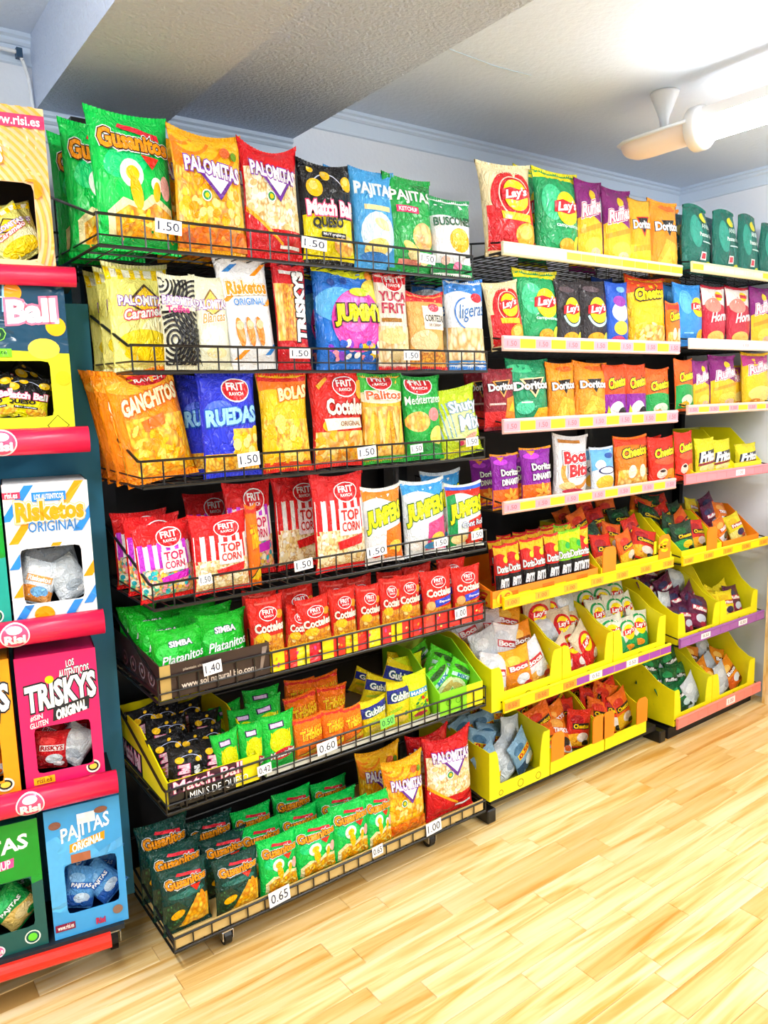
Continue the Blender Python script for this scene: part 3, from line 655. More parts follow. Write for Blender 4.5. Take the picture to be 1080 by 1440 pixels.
@bagtype('coce', 'cocktail_mix_bag', 'small red cocktail-mix bag with blue ribbon', '#e8261a', 1.6)
def _(A):
    A.rect(.04, .05, .96, .34, 'mix'); A.circ(.2, .38, .13, '#ffc070'); A.poly([(.3, .47), (.96, .52), (.98, .40), (.34, .34)], '#2a4ad8'); frit(A, .52, .78, .24); A.text('Cocteles', .1, .54, .96, .67, '#fff4e0', '#a01010', .03, bold=.04); A.text('Especial', .45, .405, .9, .455, WHT)
@bagtype('mini', 'cheese_ball_bag', 'small black cheese-ball bag', '#0e0e12', 1.75, dip=.05)
def _(A):
    A.wave(0, 1, .05, .36, .03, .6, '#f4e400')
    for u, v, r in ((.26, .74, .12), (.80, .70, .10), (.58, .88, .06)): A.circ(u, v, r, '#ffc81a')
    A.ring(.5, .6, .4, .02, '#cfd8ff', 10, 120); A.badge(); A.ell(.78, .48, .13, .10, BLK)
    A.text('Match Ball', .24, .10, .50, .64, '#ffd9e6', '#f0508a', .07, bold=.05, rot=90); A.text('MINIS', .64, .40, .80, .58, WHT, BLK, .06, bold=.04, rot=90); A.text('QUESO', .56, .12, .68, .34, BLK, bold=.05, rot=90)
@bagtype('monst', 'corn_snack_bag', 'small green and yellow corn-snack bag', '#15c23a', 1.75, dip=.05)
def _(A):
    A.ell(.52, .50, .34, .22, '#d8f000'); A.stripes(.22, .40, .86, .68, 9, '#f7e000', .02, .5); A.badge(); A.rect(.22, .74, .66, .86, '#26304a'); A.rect(.26, .76, .62, .84, '#f0d0ff'); A.ell(.56, .27, .34, .10, '#e0202c', 10, 14)
    A.text('Monstrites', .2, .22, .94, .33, WHT, '#5a1030', .05, bold=.04, slope=.04)
@bagtype('orng', 'corn_snack_bag', 'small orange snack bag', '#ff7a12', 1.5, dip=.05)
def _(A):
    A.wave(0, 1, .86, 1, .03, .6, '#f0382a', top=False); A.stripes(.2, .46, .9, .74, 9, '#ffc81a', .03, .5); A.poly([(.1, .1), (.95, .28), (.97, .14), (.6, .07)], '#ffd21a'); A.poly([(.1, .12), (.95, .30), (.95, .285), (.1, .10)], '#2a2a10')
    A.text('Triblos', .16, .48, .92, .70, '#ffd21a', '#e85a10', .05, bold=.04, slope=.06)
@bagtype('soli', 'corn_snack_bag', 'small yellow and navy snack bag', '#f2dc10', 1.55, dip=.05)
def _(A):
    A.poly([(0, .52), (1, .62), (1, .90), (0, .80)], '#1e2a8a'); A.ell(.5, .2, .36, .09, '#ffd84a'); A.ell(.3, .4, .25, .04, '#b8d820', 20); A.circ(.72, .3, .08, '#3a9a3a')
    A.text('Gublins', .12, .60, .92, .76, WHT, '#3a7a1a', .05, bold=.03, slope=.05)
@bagtype('limy', 'corn_snack_bag', 'tall lime yellow snack bag with tomato print', '#dcee10', 2.2)
def _(A):
    A.badge(); A.rect(.12, .55, .9, .66, '#2a9ad8'); A.badge(False); A.scatter(.2, .25, .85, .5, 16, ['#2a8a3a', '#e02a2a', '#8ac83a'], .09, 3); A.ell(.5, .14, .3, .05, '#e0304a'); A.text('MAREA', .16, .57, .86, .64, WHT)
@bagtype('limg', 'nut_mix_bag', 'green and white seed-mix bag', '#52d81e', 1.5)
def _(A):
    A.ell(.5, .35, .42, .18, '#e6f2b0'); A.ell(.55, .32, .3, .1, '#d8c060'); A.ell(.5, .8, .4, .08, '#2a5a1a'); A.poly([(.1, .52), (.92, .62), (.92, .72), (.1, .62)], '#c8f0e0'); A.text('MIX', .3, .56, .76, .66, '#2a7aa8', bold=.03, slope=.03)
# ---- gondola bags
@bagtype('layr', 'potato_chip_bag', 'red and cream salted crisps bag', '#ecdcae', 1.5, seal='#ecdcae')
def _(A):
    A.circ(.56, .60, .46, '#d3141c', 26); A.rect(.04, .05, .98, .52, '#d3141c'); A.ring(.56, .62, .34, .02, '#f6d8c0', 0, 360); A.ell(.75, .22, .26, .12, '#ffae2a'); A.ell(.72, .24, .16, .07, '#ffd060'); A.badge(); A.poly([(.24, .46), (.8, .42), (.82, .34), (.26, .38)], '#ffc81a'); A.text('AL PUNTO DE SAL', .2, .84, .92, .875, '#fff0d0', arc=.04); lays(A, .56, .63, .26)
@bagtype('layg', 'potato_chip_bag', 'green crisps bag with yellow top', '#0c9a58', 1.5, seal='#e8e020')
def _(A):
    A.wave(0, 1, .88, 1, .02, .5, '#eee61a', top=False); A.ell(.3, .62, .22, .2, '#3ac88a'); A.ell(.62, .17, .2, .08, '#f7a81a'); A.ell(.9, .2, .12, .09, '#e0e83a'); A.text('campesinas', .34, .35, .9, .40, '#d8fff0'); lays(A, .62, .57, .28)
@bagtype('layk', 'potato_chip_bag', 'charcoal grey crisps bag', '#2a2428', 1.75)
def _(A):
    A.ell(.5, .16, .32, .09, '#ffb01a'); A.ell(.9, .16, .14, .10, '#e0e030'); A.ring(.55, .55, .40, .07, '#bfe8ea', 200, 340); A.ell(.4, .86, .3, .05, '#5a4a50'); lays(A, .55, .56, .32)
@bagtype('layb', 'potato_chip_bag', 'sky blue crisps bag', '#2f8ee0', 1.7)
def _(A):
    A.ell(.3, .7, .2, .2, '#5ab4f4'); A.ell(.85, .18, .2, .10, '#ffc02a'); A.rect(.2, .2, .5, .22, '#8ad0ff'); lays(A, .72, .62, .27)
@bagtype('layp', 'potato_chip_bag', 'red oven-baked crisps bag with white top', '#c8203a', 1.9, seal='#f0ded8')
def _(A):
    A.wave(0, 1, .66, 1, .04, .6, '#f3e2dc', top=False); A.ell(.35, .66, .3, .12, '#f08a7a'); A.ell(.45, .16, .34, .1, '#ffc860'); A.circ(.6, .82, .16, '#ffd21a'); A.badge(); A.rect(.45, .79, .78, .85, '#d8203a'); A.text('Horno', .2, .42, .95, .56, WHT, bold=.03, shear=.3, slope=.06)
@bagtype('rufp', 'potato_chip_bag', 'purple and yellow ridged-crisps bag', '#8a1a7a', 1.75)
def _(A):
    A.wave(0, 1, .05, .52, .05, .7, '#ffc41a'); A.ell(.55, .2, .36, .12, '#ffdc4a'); A.ell(.6, .14, .2, .06, '#f7c8a0'); A.circ(.55, .82, .12, '#ffd21a'); A.poly([(.05, .40), (.95, .52), (.95, .46), (.05, .34)], '#f7a010'); ruff(A, .66)
@bagtype('rufy', 'potato_chip_bag', 'yellow ridged-crisps bag', '#ffcf1e', 1.75)
def _(A):
    A.wave(0, 1, .74, 1, .04, .7, '#c8328a', top=False); A.ell(.5, .25, .4, .14, '#ffe97a'); A.ell(.35, .12, .2, .05, '#e8902a'); ruff(A, .72)
@bagtype('doro', 'tortilla_chip_bag', 'orange tortilla-chip bag', '#ff9416', 1.6)
def _(A):
    A.poly([(.1, .08), (.95, .08), (.9, .38), (.4, .46)], '#ffb52e'); A.poly([(.2, .1), (.7, .1), (.5, .36)], '#ffd24a'); A.ell(.6, .9, .3, .05, '#ff6a1a'); A.poly([(.5, .3), (.95, .26), (.8, .08)], '#ffc02a'); dori(A, .62)
@bagtype('dory', 'tortilla_chip_bag', 'yellow tortilla-chip bag', '#ffb81a', 1.7)
def _(A):
    A.rect(0, .05, 1, .34, '#ffdc1a'); A.poly([(.1, .32), (.95, .38), (.95, .3), (.1, .24)], '#ffa800'); dori(A, .62, '#e8341a')
@bagtype('dorr', 'tortilla_chip_bag', 'dark red tortilla-chip bag', '#8a0f24', 1.75)
def _(A):
    A.rect(0, .05, 1, .30, '#d41a1e'); A.poly([(.55, .2), (1, .16), (1, .56), (.62, .5)], '#ff8a1a'); A.poly([(.66, .3), (.95, .28), (.85, .48)], '#ffc81a'); A.rect(.1, .40, .56, .43, '#f0c8c0'); dori(A, .68, '#e8a04a')
@bagtype('dorg', 'tortilla_chip_bag', 'green tortilla-chip bag', '#108f5e', 1.4)
def _(A):
    A.ell(.3, .86, .3, .07, '#3ac88a'); A.poly([(.45, .08), (.98, .06), (.98, .30), (.6, .28)], '#ffb81a'); A.ell(.3, .3, .2, .1, '#4ad0a0'); A.rect(.2, .36, .45, .38, '#d8f0e0'); dori(A, .6, '#ffd9a0', .86)
@bagtype('dorp', 'tortilla_chip_bag', 'purple tortilla-chip bag with flower of chips', '#8c1aa4', 1.6, seal='#f7a020')
def _(A):
    A.rect(0, .05, 1, .36, '#f06a14')
    for i in range(7): t = 2*math.pi*i/7; A.ell(.6+.17*math.cos(t), .19+.17*math.sin(t)/1.6, .14, .035, '#ffb53a', math.degrees(t))
    A.ell(.3, .85, .25, .06, '#c83ae0'); A.poly([(.2, .95), (.45, .95), (.3, .86)], '#ffa020'); A.text('Doritos', .24, .60, .98, .71, WHT, BLK, .05, bold=.04); A.text('DINAMITA', .24, .44, .98, .54, WHT, '#3a0a50', .05, bold=.04, slope=.02)
@bagtype('chey', 'corn_puff_bag', 'large orange and yellow cheese-puff bag', '#ffc41a', 1.7, dip=.05, seal='#f0481a')
def _(A):
    A.wave(0, 1, .74, 1, .05, .6, '#f0481a', top=False); A.rect(.1, .05, .95, .34, 'chips'); A.scatter(.14, .09, .9, .36, 22, ['#ffe04a', '#ffb81a', '#fff0a0'], .09, 12, .4); chee(A, .76)
@bagtype('chep', 'corn_puff_bag', 'orange and purple cheese-puff bag', '#f0501a', 1.8)
def _(A):
    A.rect(0, .05, 1, .48, '#8a1a9a'); A.ell(.45, .22, .3, .14, '#f4f0ea'); A.ell(.7, .16, .2, .1, '#1a1420'); A.poly([(.05, .05), (.3, .05), (.1, .3)], '#c8e020'); chee(A, .68, .16)
@bagtype('cheg', 'corn_puff_bag', 'green and orange cheese-puff bag', '#f2661a', 1.6, dip=.05)
def _(A):
    A.wave(0, 1, .05, .48, .03, .6, '#1aa04a'); A.ell(.5, .22, .3, .1, '#d8f0d0'); A.ell(.4, .14, .2, .06, '#ffb81a'); chee(A, .66, .15)
@bagtype('cher', 'corn_puff_bag', 'red hot cheese-puff bag', '#ea2c16', 1.75, dip=.05)
def _(A):
    A.ell(.72, .2, .3, .14, '#ff9a1a'); A.ell(.35, .25, .18, .10, '#fbe0d0'); A.ell(.35, .30, .1, .03, '#2a1010'); A.ell(.5, .5, .4, .08, '#f7552a'); chee(A, .68, .16)
@bagtype('cheo', 'corn_puff_bag', 'orange cheese-puff bag', '#ff7d14', 1.6, dip=.05)
def _(A):
    A.rect(.04, .05, .98, .38, 'chips'); A.ell(.35, .34, .12, .12, '#fff0d0'); A.ell(.7, .34, .12, .12, '#fff0d0'); A.wave(0, 1, .8, 1, .03, .6, '#f0401a', top=False); chee(A, .70, .16)
@bagtype('boca', 'corn_snack_bag', 'white bacon-snack bag with orange ring', '#eceef2', 1.6, dip=.05)
def _(A):
    A.ring(.55, .42, .44, .10, '#f2a04a', 120, 330); A.ell(.3, .20, .2, .06, '#f6d28a'); A.rect(.1, .86, .7, .92, '#c8802a'); A.badge(); A.ell(.5, .12, .3, .04, '#d83a5a'); A.text('Boca', .2, .56, .86, .73, '#c8202a', WHT, .06, '#7a6a80', .09, bold=.05, slope=.05); A.text('Bits', .32, .36, .9, .53, '#c8202a', WHT, .06, '#7a6a80', .09, bold=.05, slope=.05)
@bagtype('mixb', 'corn_snack_bag', 'white and blue snack bag', '#dfe9f4', 1.8)
def _(A):
    A.wave(0, 1, .5, 1, .05, .6, '#6ab4e8', top=False); A.ell(.5, .25, .38, .15, '#ffc63a'); A.ell(.3, .62, .2, .1, '#f4f8fc'); A.ell(.7, .8, .2, .06, '#2a5ab0'); A.ell(.55, .5, .36, .08, '#1a2a6a'); A.ell(.55, .5, .3, .06, '#f8fafc')
@bagtype('blum', 'corn_snack_bag', 'small deep blue snack bag', '#1a56c8', 1.8)
def _(A):
    A.ell(.5, .55, .36, .14, '#e8f0fa'); A.ell(.5, .7, .3, .08, '#9a3ab0'); A.ell(.5, .32, .3, .1, '#ffd23a'); A.ell(.4, .15, .3, .06, '#d83a6a'); A.ell(.6, .88, .2, .05, '#7ab4f0')
@bagtype('frit', 'corn_chip_bag', 'yellow corn-chip bag', '#f2e01e', 1.25)
def _(A):
    A.ell(.5, .22, .4, .12, '#ffe9a0'); A.badge(); A.poly([(.06, .36), (.95, .44), (.95, .70), (.1, .62)], '#1e1a3a'); A.poly([(.06, .34), (.95, .42), (.95, .36), (.06, .28)], '#8a1a2a'); A.text('Fritos', .12, .40, .92, .64, WHT, bold=.06, shear=.25, slope=.06)
@bagtype('teal', 'potato_chip_bag', 'dark teal paper-look crisps bag', '#0f6a5c', 1.5, dip=-.05, tp=.22)
def _(A):
    A.ell(.3, .6, .18, .25, '#2a9a86'); A.ell(.8, .12, .16, .06, '#d8e03a'); A.badge(); A.rect(.42, .18, .62, .30, '#f4ece8'); A.rect(.45, .2, .59, .28, '#d83a4a'); A.ell(.62, .82, .14, .07, '#e8e020'); A.text('ANIBAL', .46, .66, .94, .73, '#d8f0ea'); A.text('Patatas fritas', .36, .53, .95, .59, '#eafaf6'); A.rect(.45, .44, .9, .46, '#cfe8e2')
@bagtype('tealb', 'potato_chip_bag', 'dark teal crisps bag seen behind', '#125a66', 1.5)
def _(A): A.ell(.5, .7, .3, .1, '#c8c030'); A.text('Patatas', .2, .4, .9, .5, '#d8f0ea')
@bagtype('bits', 'tortilla_chip_bag', 'small red and black tortilla-bites bag', '#e2201c', 1.7, seal='#ffc81a')
def _(A):
    A.rect(0, .06, 1, .46, '#101014'); A.wave(0, 1, .80, 1, .04, .8, '#ffc21a', top=False); A.ell(.7, .72, .2, .06, '#ffdc2a'); A.text('Doritos', .1, .50, .96, .62, WHT, BLK, .05, bold=.04); A.text('BITS', .22, .24, .90, .38, WHT, bold=.06, shear=.2)
@bagtype('bitg', 'tortilla_chip_bag', 'small green and black tortilla-bites bag', '#8ad81e', 1.7, seal='#e8ee1a')
def _(A):
    A.rect(0, .06, 1, .46, '#101014'); A.wave(0, 1, .80, 1, .04, .8, '#e8ee1a', top=False); A.ell(.7, .72, .2, .06, '#2ab84a'); A.text('Doritos', .1, .50, .96, .62, WHT, BLK, .05, bold=.04); A.text('BITS', .22, .24, .90, .38, WHT, bold=.06, shear=.2)
def small(key, desc, body, cols, seed, word=None, wc=WHT):
    @bagtype(key, 'snack_pouch', desc, body, 1.35, .34, .05)
    def _(A):
        rd = random.Random(seed)
        A.wave(0, 1, .05, rd.uniform(.3, .45), .05, .7, cols[0]); A.ell(.6, .3, .25, .12, cols[1]); A.ell(.35, .72, .25, .12, cols[2]); A.ell(.75, .16, .16, .07, cols[-1])
        if word: A.badge(); A.rect(.16, .50, .86, .64, cols[3]); A.text(word, .2, .52, .82, .62, wc, bold=.04)
small('ssil', 'small silver snack pouch', '#c9d2da', ['#e6ecf2', '#aab6c2', '#dfe6ec', '#f4f6f8'], 3)
small('sboca', 'small white bacon-snack pouch', '#eef0f4', ['#f7b24a', '#f4f6fa', '#d8e0ea', '#c8303a'], 1, 'Boca')
small('sbocy', 'small amber bacon-snack pouch', '#ffb01a', ['#f08a10', '#eef0f4', '#ffd24a', '#c8303a'], 2, 'Boca')
@bagtype('slayr', 'snack_pouch', 'small red and cream crisps pouch', '#e0cfae', 1.4, .34, .05)
def _(A): A.rect(.05, .05, .95, .5, '#d0141e'); A.circ(.5, .55, .4, '#d0141e'); A.ell(.7, .2, .2, .1, '#f4e8e0'); lays(A, .5, .58, .27)
@bagtype('slayg', 'snack_pouch', 'small green and white crisps pouch', '#e9e6d2', 1.4, .34, .05)
def _(A): A.poly([(0, .05), (1, .05), (1, .35), (.6, .55), (.2, .3), (0, .4)], '#12a050'); A.ring(.5, .6, .42, .08, '#12a050', 10, 180); A.ell(.4, .2, .25, .08, '#ff9a1a'); lays(A, .5, .58, .27)
small('sblu', 'small silver blue snack pouch', '#8ab4d4', ['#2a4a6a', '#eef6fc', '#4a7aa0', '#ffd21a'], 4, '0.50', '#d0301a')
small('schr', 'small orange cheese-puff pouch', '#f56a14', ['#ffc41a', '#fbe6c8', '#e0341a', '#2a1a10'], 5, 'Cheetos', '#ffd400')
small('schd', 'small dark green cheese-puff pouch', '#1a3a24', ['#2aa04a', '#ffd21a', '#0f5a2a', '#181410'], 6, 'Cheetos', '#ffd400')
small('schc', 'small red cheese-puff pouch', '#e22a16', ['#ffb41a', '#fff0e0', '#b0101a', '#181410'], 7, 'Cheetos', '#ffd400')
small('spur', 'small dark purple snack pouch', '#5a1440', ['#8a1a4a', '#d8dcec', '#2a2a5a', '#c8304a'], 8, 'Ruffles')
small('sgrn', 'small forest green crisps pouch', '#0f6a34', ['#0a4a26', '#d8ece8', '#1fa05a', '#10301c'], 9, 'Ruffles')
small('sorw', 'small orange and white snack pouch', '#f29018', ['#e8641a', '#f4f4f6', '#ffc85a', '#8a3a10'], 10, 'Boca')
small('syel', 'small yellow corn-chip pouch', '#f4dc1e', ['#ffe97a', '#3a2a5a', '#e8c010', '#c8502a'], 11, 'Fritos')
small('swhb', 'small white pouch with blue paw prints', '#e4eef8', ['#f79a3a', '#7ab8ea', '#f4f8fc', '#ffb060'], 12, 'Risketos')
small('sred', 'small red pouch with silver back', '#d0141e', ['#a00c16', '#c8d4dc', '#e83a3a', '#f4e8e8'], 13, 'RISKYS', '#b01020')
small('ssky', 'small blue pouch with pale stripes', '#5aa4e8', ['#2a68c8', '#cfe6fa', '#8ac4f6', '#2a6ac0'], 14, 'PAJITAS')
small('sgpj', 'small green pouch with golden sticks', '#14a84a', ['#e8c46a', '#f4dc9a', '#3ac870', '#0f8a3a'], 15, 'PAJITAS')
small('sorb', 'small orange pouch with white swirl', '#f57a14', ['#f4f0ea', '#2a1a10', '#ffb04a', '#e05a10'], 16, 'TRISKYS')

# ------------------------------------------------------------------ placing bags; labels are written at the end
PLACED = []   # object, type, place phrase, position in a heap
NUM = ['', 'first', 'second', 'third', 'fourth', 'fifth', 'sixth', 'seventh', 'eighth', 'ninth', 'tenth', 'eleventh', 'twelfth', 'thirteenth', 'fourteenth', 'fifteenth', 'sixteenth']
def put_bag(key, mat, place, px=60, pile=None):
    t = TYPES[key]; o = inst(t.name, t.body); o.matrix_world = mat
    for me, n in zip(t.art, ('printed_picture', 'logo_lettering')):
        if me: inst(n, me, o)
    if px > 34:
        inst('top_seal', t.seals[0], o); inst('bottom_seal', t.seals[1], o)
    PLACED.append((o, t, place, pile)); return o
def bag_matrix(base, w, th, h, yaw=0, lean=0, roll=0, lift=0):
    m = Matrix.Translation(base) @ Matrix.Rotation(R(yaw), 4, 'Z') @ Matrix.Rotation(R(-lean), 4, 'X') @ Matrix.Rotation(R(roll), 4, 'Y')
    return m @ Matrix.Diagonal((w, th, h, 1))
def stand(key, xl, xr, yt, Y, z, place, back=0, roll=0, yaw=0, lean=4, w=None, zoff=0, xlim=None):
    """a bag standing at depth Y on a shelf of height z whose photo outline spans xl..xr with its top at yt"""
    t = TYPES[key]; xc = (xl+xr)/2
    yy = yt+60
    for _ in range(4):
        Yc = Y+back+.035
        P = on_y(xc, yy, Yc); yb = pix((P.x, Yc, z+zoff))[1]; yy = (yt+yb)/2
    wl = on_y(xl, yy, Yc).x; wr = on_y(xr, yy, Yc).x; W_ = (w or (wr-wl))*.99
    top = on_y(xc, yt, Yc+.02).z; H = max(.06, top-z-zoff); th = min(.10, max(.04, W_*t.th))
    Yc2 = Y+back+th/2+.006
    X = (wl+wr)/2*(Yc2/Yc)
    if xlim: m = W_*.47+(H*.5*abs(math.sin(R(roll))) if zoff else 0); X = min(max(X, xlim[0]+m), xlim[1]-m) if xlim[1]-xlim[0] > 2*m else (xlim[0]+xlim[1])/2
    return put_bag(key, bag_matrix((X, Yc2, z+zoff), W_, th, H, yaw, lean, roll), place if back < .078 else place.replace('in the', 'at back of', 1).replace('on the', 'at back of', 1), xr-xl)

# ------------------------------------------------------------------ wire basket rack
BLACK = plain('#0b0b0d', .38); DARK = plain('#101014', .6); CHROME = plain('#c8ccd2', .2, 1)
FY, BY = 1.74, 2.15
rack = empty('basket_rack', (1.1, 2.0, 0)); tag(rack, 'black wheeled rack frame holding the seven wire baskets', 'rack')
def rel(bm, o):
    for v in bm.verts: v.co -= Vector(o.location)
    return bm
for x in (.63, 1.60):
    bm = bmesh.new(); box(bm, x-.02, 2.17, .06, x+.02, 2.21, 2.19); mobj('upright', rel(bm, rack), BLACK, rack)
    bm = bmesh.new(); box(bm, x-.02, 1.80, .035, x+.02, 2.21, .06); mobj('foot', rel(bm, rack), BLACK, rack)
bm = bmesh.new(); box(bm, .62, 2.205, .06, 1.61, 2.215, 2.19); mobj('back_panel', rel(bm, rack), DARK, rack)
bm = bmesh.new(); box(bm, .61, 1.79, .055, 1.63, 1.82, .075); box(bm, .61, 2.15, .055, 1.63, 2.18, .075); mobj('base_frame', rel(bm, rack), BLACK, rack)
for x, y in ((.74, 1.80), (1.46, 1.81), (.74, 2.12), (1.46, 2.12)):
    c = mobj('caster', rel((lambda b: (lathe(b, [(.008, -.012), (.023, -.01), (.023, .01), (.008, .012)], (x, y, .023), 14, 'x'), b)[1])(bmesh.new()), rack), BLACK, rack)
    bm = bmesh.new(); box(bm, x-.016, y-.018, .043, x+.016, y+.018, .056); box(bm, x-.016, y-.02, .02, x-.0135, y+.012, .045); box(bm, x+.0135, y-.02, .02, x+.016, y+.012, .045); mobj('fork', rel(bm, rack), CHROME, c)
RIMS = [1.857, 1.581, 1.320, 1.030, .800, .515, .122]
LIP = [.066, .058, .06, .06, .06, .06, .036]
BN = ['top', 'second', 'third', 'fourth', 'fifth', 'sixth', 'bottom']
BX = [(.526, 1.612), (.58, 1.668), (.583, 1.655), (.588, 1.66), (.585, 1.652), (.585, 1.652), (.578, 1.648)]
BZ = []
for i, (rz, lp, (x0, x1)) in enumerate(zip(RIMS, LIP, BX)):
    b = empty('wire_basket', ((x0+x1)/2, 2.0, rz-lp)); tag(b, f'black wire shelf basket, {BN[i]} one of the seven on the rack', 'basket', 'wire baskets on the rack')
    z0 = rz-lp; BZ.append(z0+.004); n = 21
    bm = bmesh.new(); wires(bm, [(x0, FY, rz), (x1, FY, rz)], .0032, 6); wires(bm, [(x0, FY, z0), (x1, FY, z0)], .0032, 6)
    if lp > .05: wire(bm, (x0, FY, z0+.022), (x1, FY, z0+.022), .002)
    for k in range(n+1): x = x0+(x1-x0)*k/n; wire(bm, (x, FY, z0), (x, FY, rz), .0021)
    mobj('front_grid', rel(bm, b), BLACK, b)
    for x in (x0, x1):
        bm = bmesh.new(); zb = z0+.19 if i < 6 else z0+.10
        wires(bm, [(x, FY, rz), (x, FY+.02, rz), (x, BY, zb), (x, BY, z0)], .0036, 6); wire(bm, (x, FY, z0), (x, BY, z0), .0034, 6); wire(bm, (x, FY, z0+.022), (x, BY, z0+.03), .0022)
        for k in range(1, 5): y = FY+(BY-FY)*k/5; wire(bm, (x, y, z0), (x, y, rz+(zb-rz)*max(0, (y-FY-.02)/(BY-FY-.02))), .002) if k in (4,) else None
        mobj('side_grid', rel(bm, b), BLACK, b)
    bm = bmesh.new()
    for k in range(27): x = x0+(x1-x0)*k/26; wire(bm, (x, FY, z0), (x, BY, z0), .0018, 4)
    for k in range(6): y = FY+(BY-FY)*k/5; wire(bm, (x0, y, z0-.003), (x1, y, z0-.003), .0026, 4)
    mobj('floor_grid', rel(bm, b), BLACK, b)
    bm = bmesh.new(); wire(bm, (x0, BY, z0), (x1, BY, z0), .0034); wire(bm, (x0, BY, z0+.1), (x1, BY, z0+.1), .0034)
    for x in (x0+.06, x1-.06): box(bm, x-.004, BY, z0-.02, x+.004, 2.172, z0+.1)
    mobj('back_hook_rail', rel(bm, b), BLACK, b)
# cardboard liner of the bottom basket and pale strip in the sixth
CARD = board('#d9b874')
bm = bmesh.new(); box(bm, .585, 1.745, BZ[6], 1.642, 2.14, BZ[6]+.005); box(bm, .585, 1.7445, BZ[6], 1.642, 1.7475, RIMS[6]+.004)
tag(mobj('cardboard_liner', bm, CARD), 'tan cardboard liner lying in the bottom wire basket', 'liner')
bm = bmesh.new(); box(bm, .86, 1.7445, BZ[5], 1.642, 2.10, BZ[5]+.003); box(bm, .86, 1.7445, BZ[5], 1.642, 1.746, BZ[5]+.020)
tag(mobj('shelf_liner', bm, board('#d6d9cf')), 'pale grey liner sheet in the sixth wire basket', 'liner')
BZ[6] += .006; BZ[5] += .004

def place_of(i): return f'in the {BN[i]} wire basket'
def S(i, key, xl, xr, yt, **k): return stand(key, xl, xr, yt, FY+.008, BZ[i], place_of(i), xlim=(BX[i][0]-.004, BX[i][1]+.035), **k)
# top basket
S(0, 'gus', 130, 248, 153, lean=7, back=.03); S(0, 'gus', 84, 190, 172, back=.15, lean=4, yaw=-4); S(0, 'gus', 48, 140, 192, back=.27, lean=2, yaw=4)
S(0, 'paly', 244, 346, 183); S(0, 'palr', 342, 424, 200); S(0, 'ball', 422, 499, 228); S(0, 'pajb', 496, 560, 240); S(0, 'pajg', 540, 615, 249, yaw=6, back=.0); S(0, 'busc', 610, 670, 281)
S(0, 'paly', 215, 300, 190, back=.13); S(0, 'palr', 315, 392, 212, back=.13); S(0, 'pajb', 462, 520, 238, back=.13); S(0, 'pajg', 596, 640, 285, back=.13)
# second basket
S(1, 'cara', 145, 238, 370, roll=-1, back=.075); S(1, 'cara', 122, 205, 378, back=.16); S(1, 'cara', 104, 186, 384, back=.25, yaw=10); S(1, 'zebr', 227, 281, 386); S(1, 'blan', 272, 324, 389); S(1, 'risk', 316, 390, 361, roll=-4); S(1, 'tris', 388, 435, 371); S(1, 'jumm', 440, 540, 366)
S(1, 'jumm', 416, 500, 376, back=.11); S(1, 'yuca', 530, 577, 383); S(1, 'cort', 571, 628, 409); S(1, 'lige', 627, 684, 391); S(1, 'lige', 590, 655, 388, back=.12)
# third basket
S(2, 'ganc', 172, 276, 512, roll=-9, back=.05); S(2, 'ganc', 150, 245, 511, back=.125, roll=-9); S(2, 'ganc', 128, 218, 511, back=.20, roll=-9); S(2, 'ganc', 108, 195, 513, back=.275, roll=-9)
S(2, 'rued', 281, 365, 521); S(2, 'rued', 252, 328, 525, back=.10); S(2, 'bola', 366, 437, 521); S(2, 'coct', 437, 514, 517); S(2, 'frig', 508, 570, 523); S(2, 'medi', 567, 623, 527); S(2, 'shut', 617, 680, 543, roll=-8)
# fourth basket
S(3, 'topp', 188, 272, 731, roll=-3, back=.03); S(3, 'topp', 162, 245, 723, back=.12); S(3, 'topp', 140, 222, 718, back=.21); S(3, 'topr', 268, 352, 718); S(3, 'topr', 262, 330, 728, back=.10)
S(3, 'topp', 318, 386, 675, back=.12); S(3, 'topp', 262, 330, 690, back=.24); S(3, 'topr', 440, 516, 662); S(3, 'topr', 386, 456, 664, back=.11); S(3, 'orng', 349, 366, 704)
S(3, 'jumo', 511, 567, 680); S(3, 'jumb', 566, 628, 671); S(3, 'jumr', 628, 680, 676); S(3, 'jumb', 604, 660, 658, back=.11)
# fifth basket: brown tray of banana chips, then red/yellow trays of cocktail mix
def tray(name, x0, x1, Yf, z, hf, dep, mat, label, hb=None, cat='tray', th=.003, liner=None, group=None):
    r = empty(name, ((x0+x1)/2, Yf, z)); tag(r, label, cat, group); w = (x1-x0)/2; hb = hb or hf
    bm = bmesh.new(); box(bm, -w, 0, 0, w, th, hf); mobj('front_panel', bm, mat, r)
    bm = bmesh.new(); box(bm, -w, dep-th, 0, w, dep, hb); mobj('back_panel', bm, liner or mat, r)
    for s in (-1, 1):
        bm = bmesh.new(); panel(bm, [(th, 0), (dep-th, 0), (dep-th, hb), (dep*.5, hb), (th, hf)], th, lambda a, b, t: (s*(w-t), a, b)); mobj('side_panel', bm, mat, r)
    bm = bmesh.new(); box(bm, -w+th, th, 0, w-th, dep-th, th); mobj('base_panel', bm, liner or mat, r)
    return r
def flat_art(r, A, w, h, loc, rz=0, name=None):
    """print art on a flat face of thing r; loc = lower-left corner, rz turns the face"""
    for me, n in zip(art_objects(A, lambda u, v, l: Vector((u*w, -.0005-.00022*l, v*h)), [], [], (0, 1, 0, 1)), ('printed_picture', 'logo_lettering')):
        if me: o = inst(n, me, r); o.location = loc; o.rotation_euler = (0, 0, rz)
z5 = BZ[4]
x0, x1 = .592, .885
tr = tray('snack_tray', x0, x1, FY+.004, z5, .085, .38, board('#33201c'), 'dark brown carton tray of green banana-chip bags in the fifth basket', hb=.10)
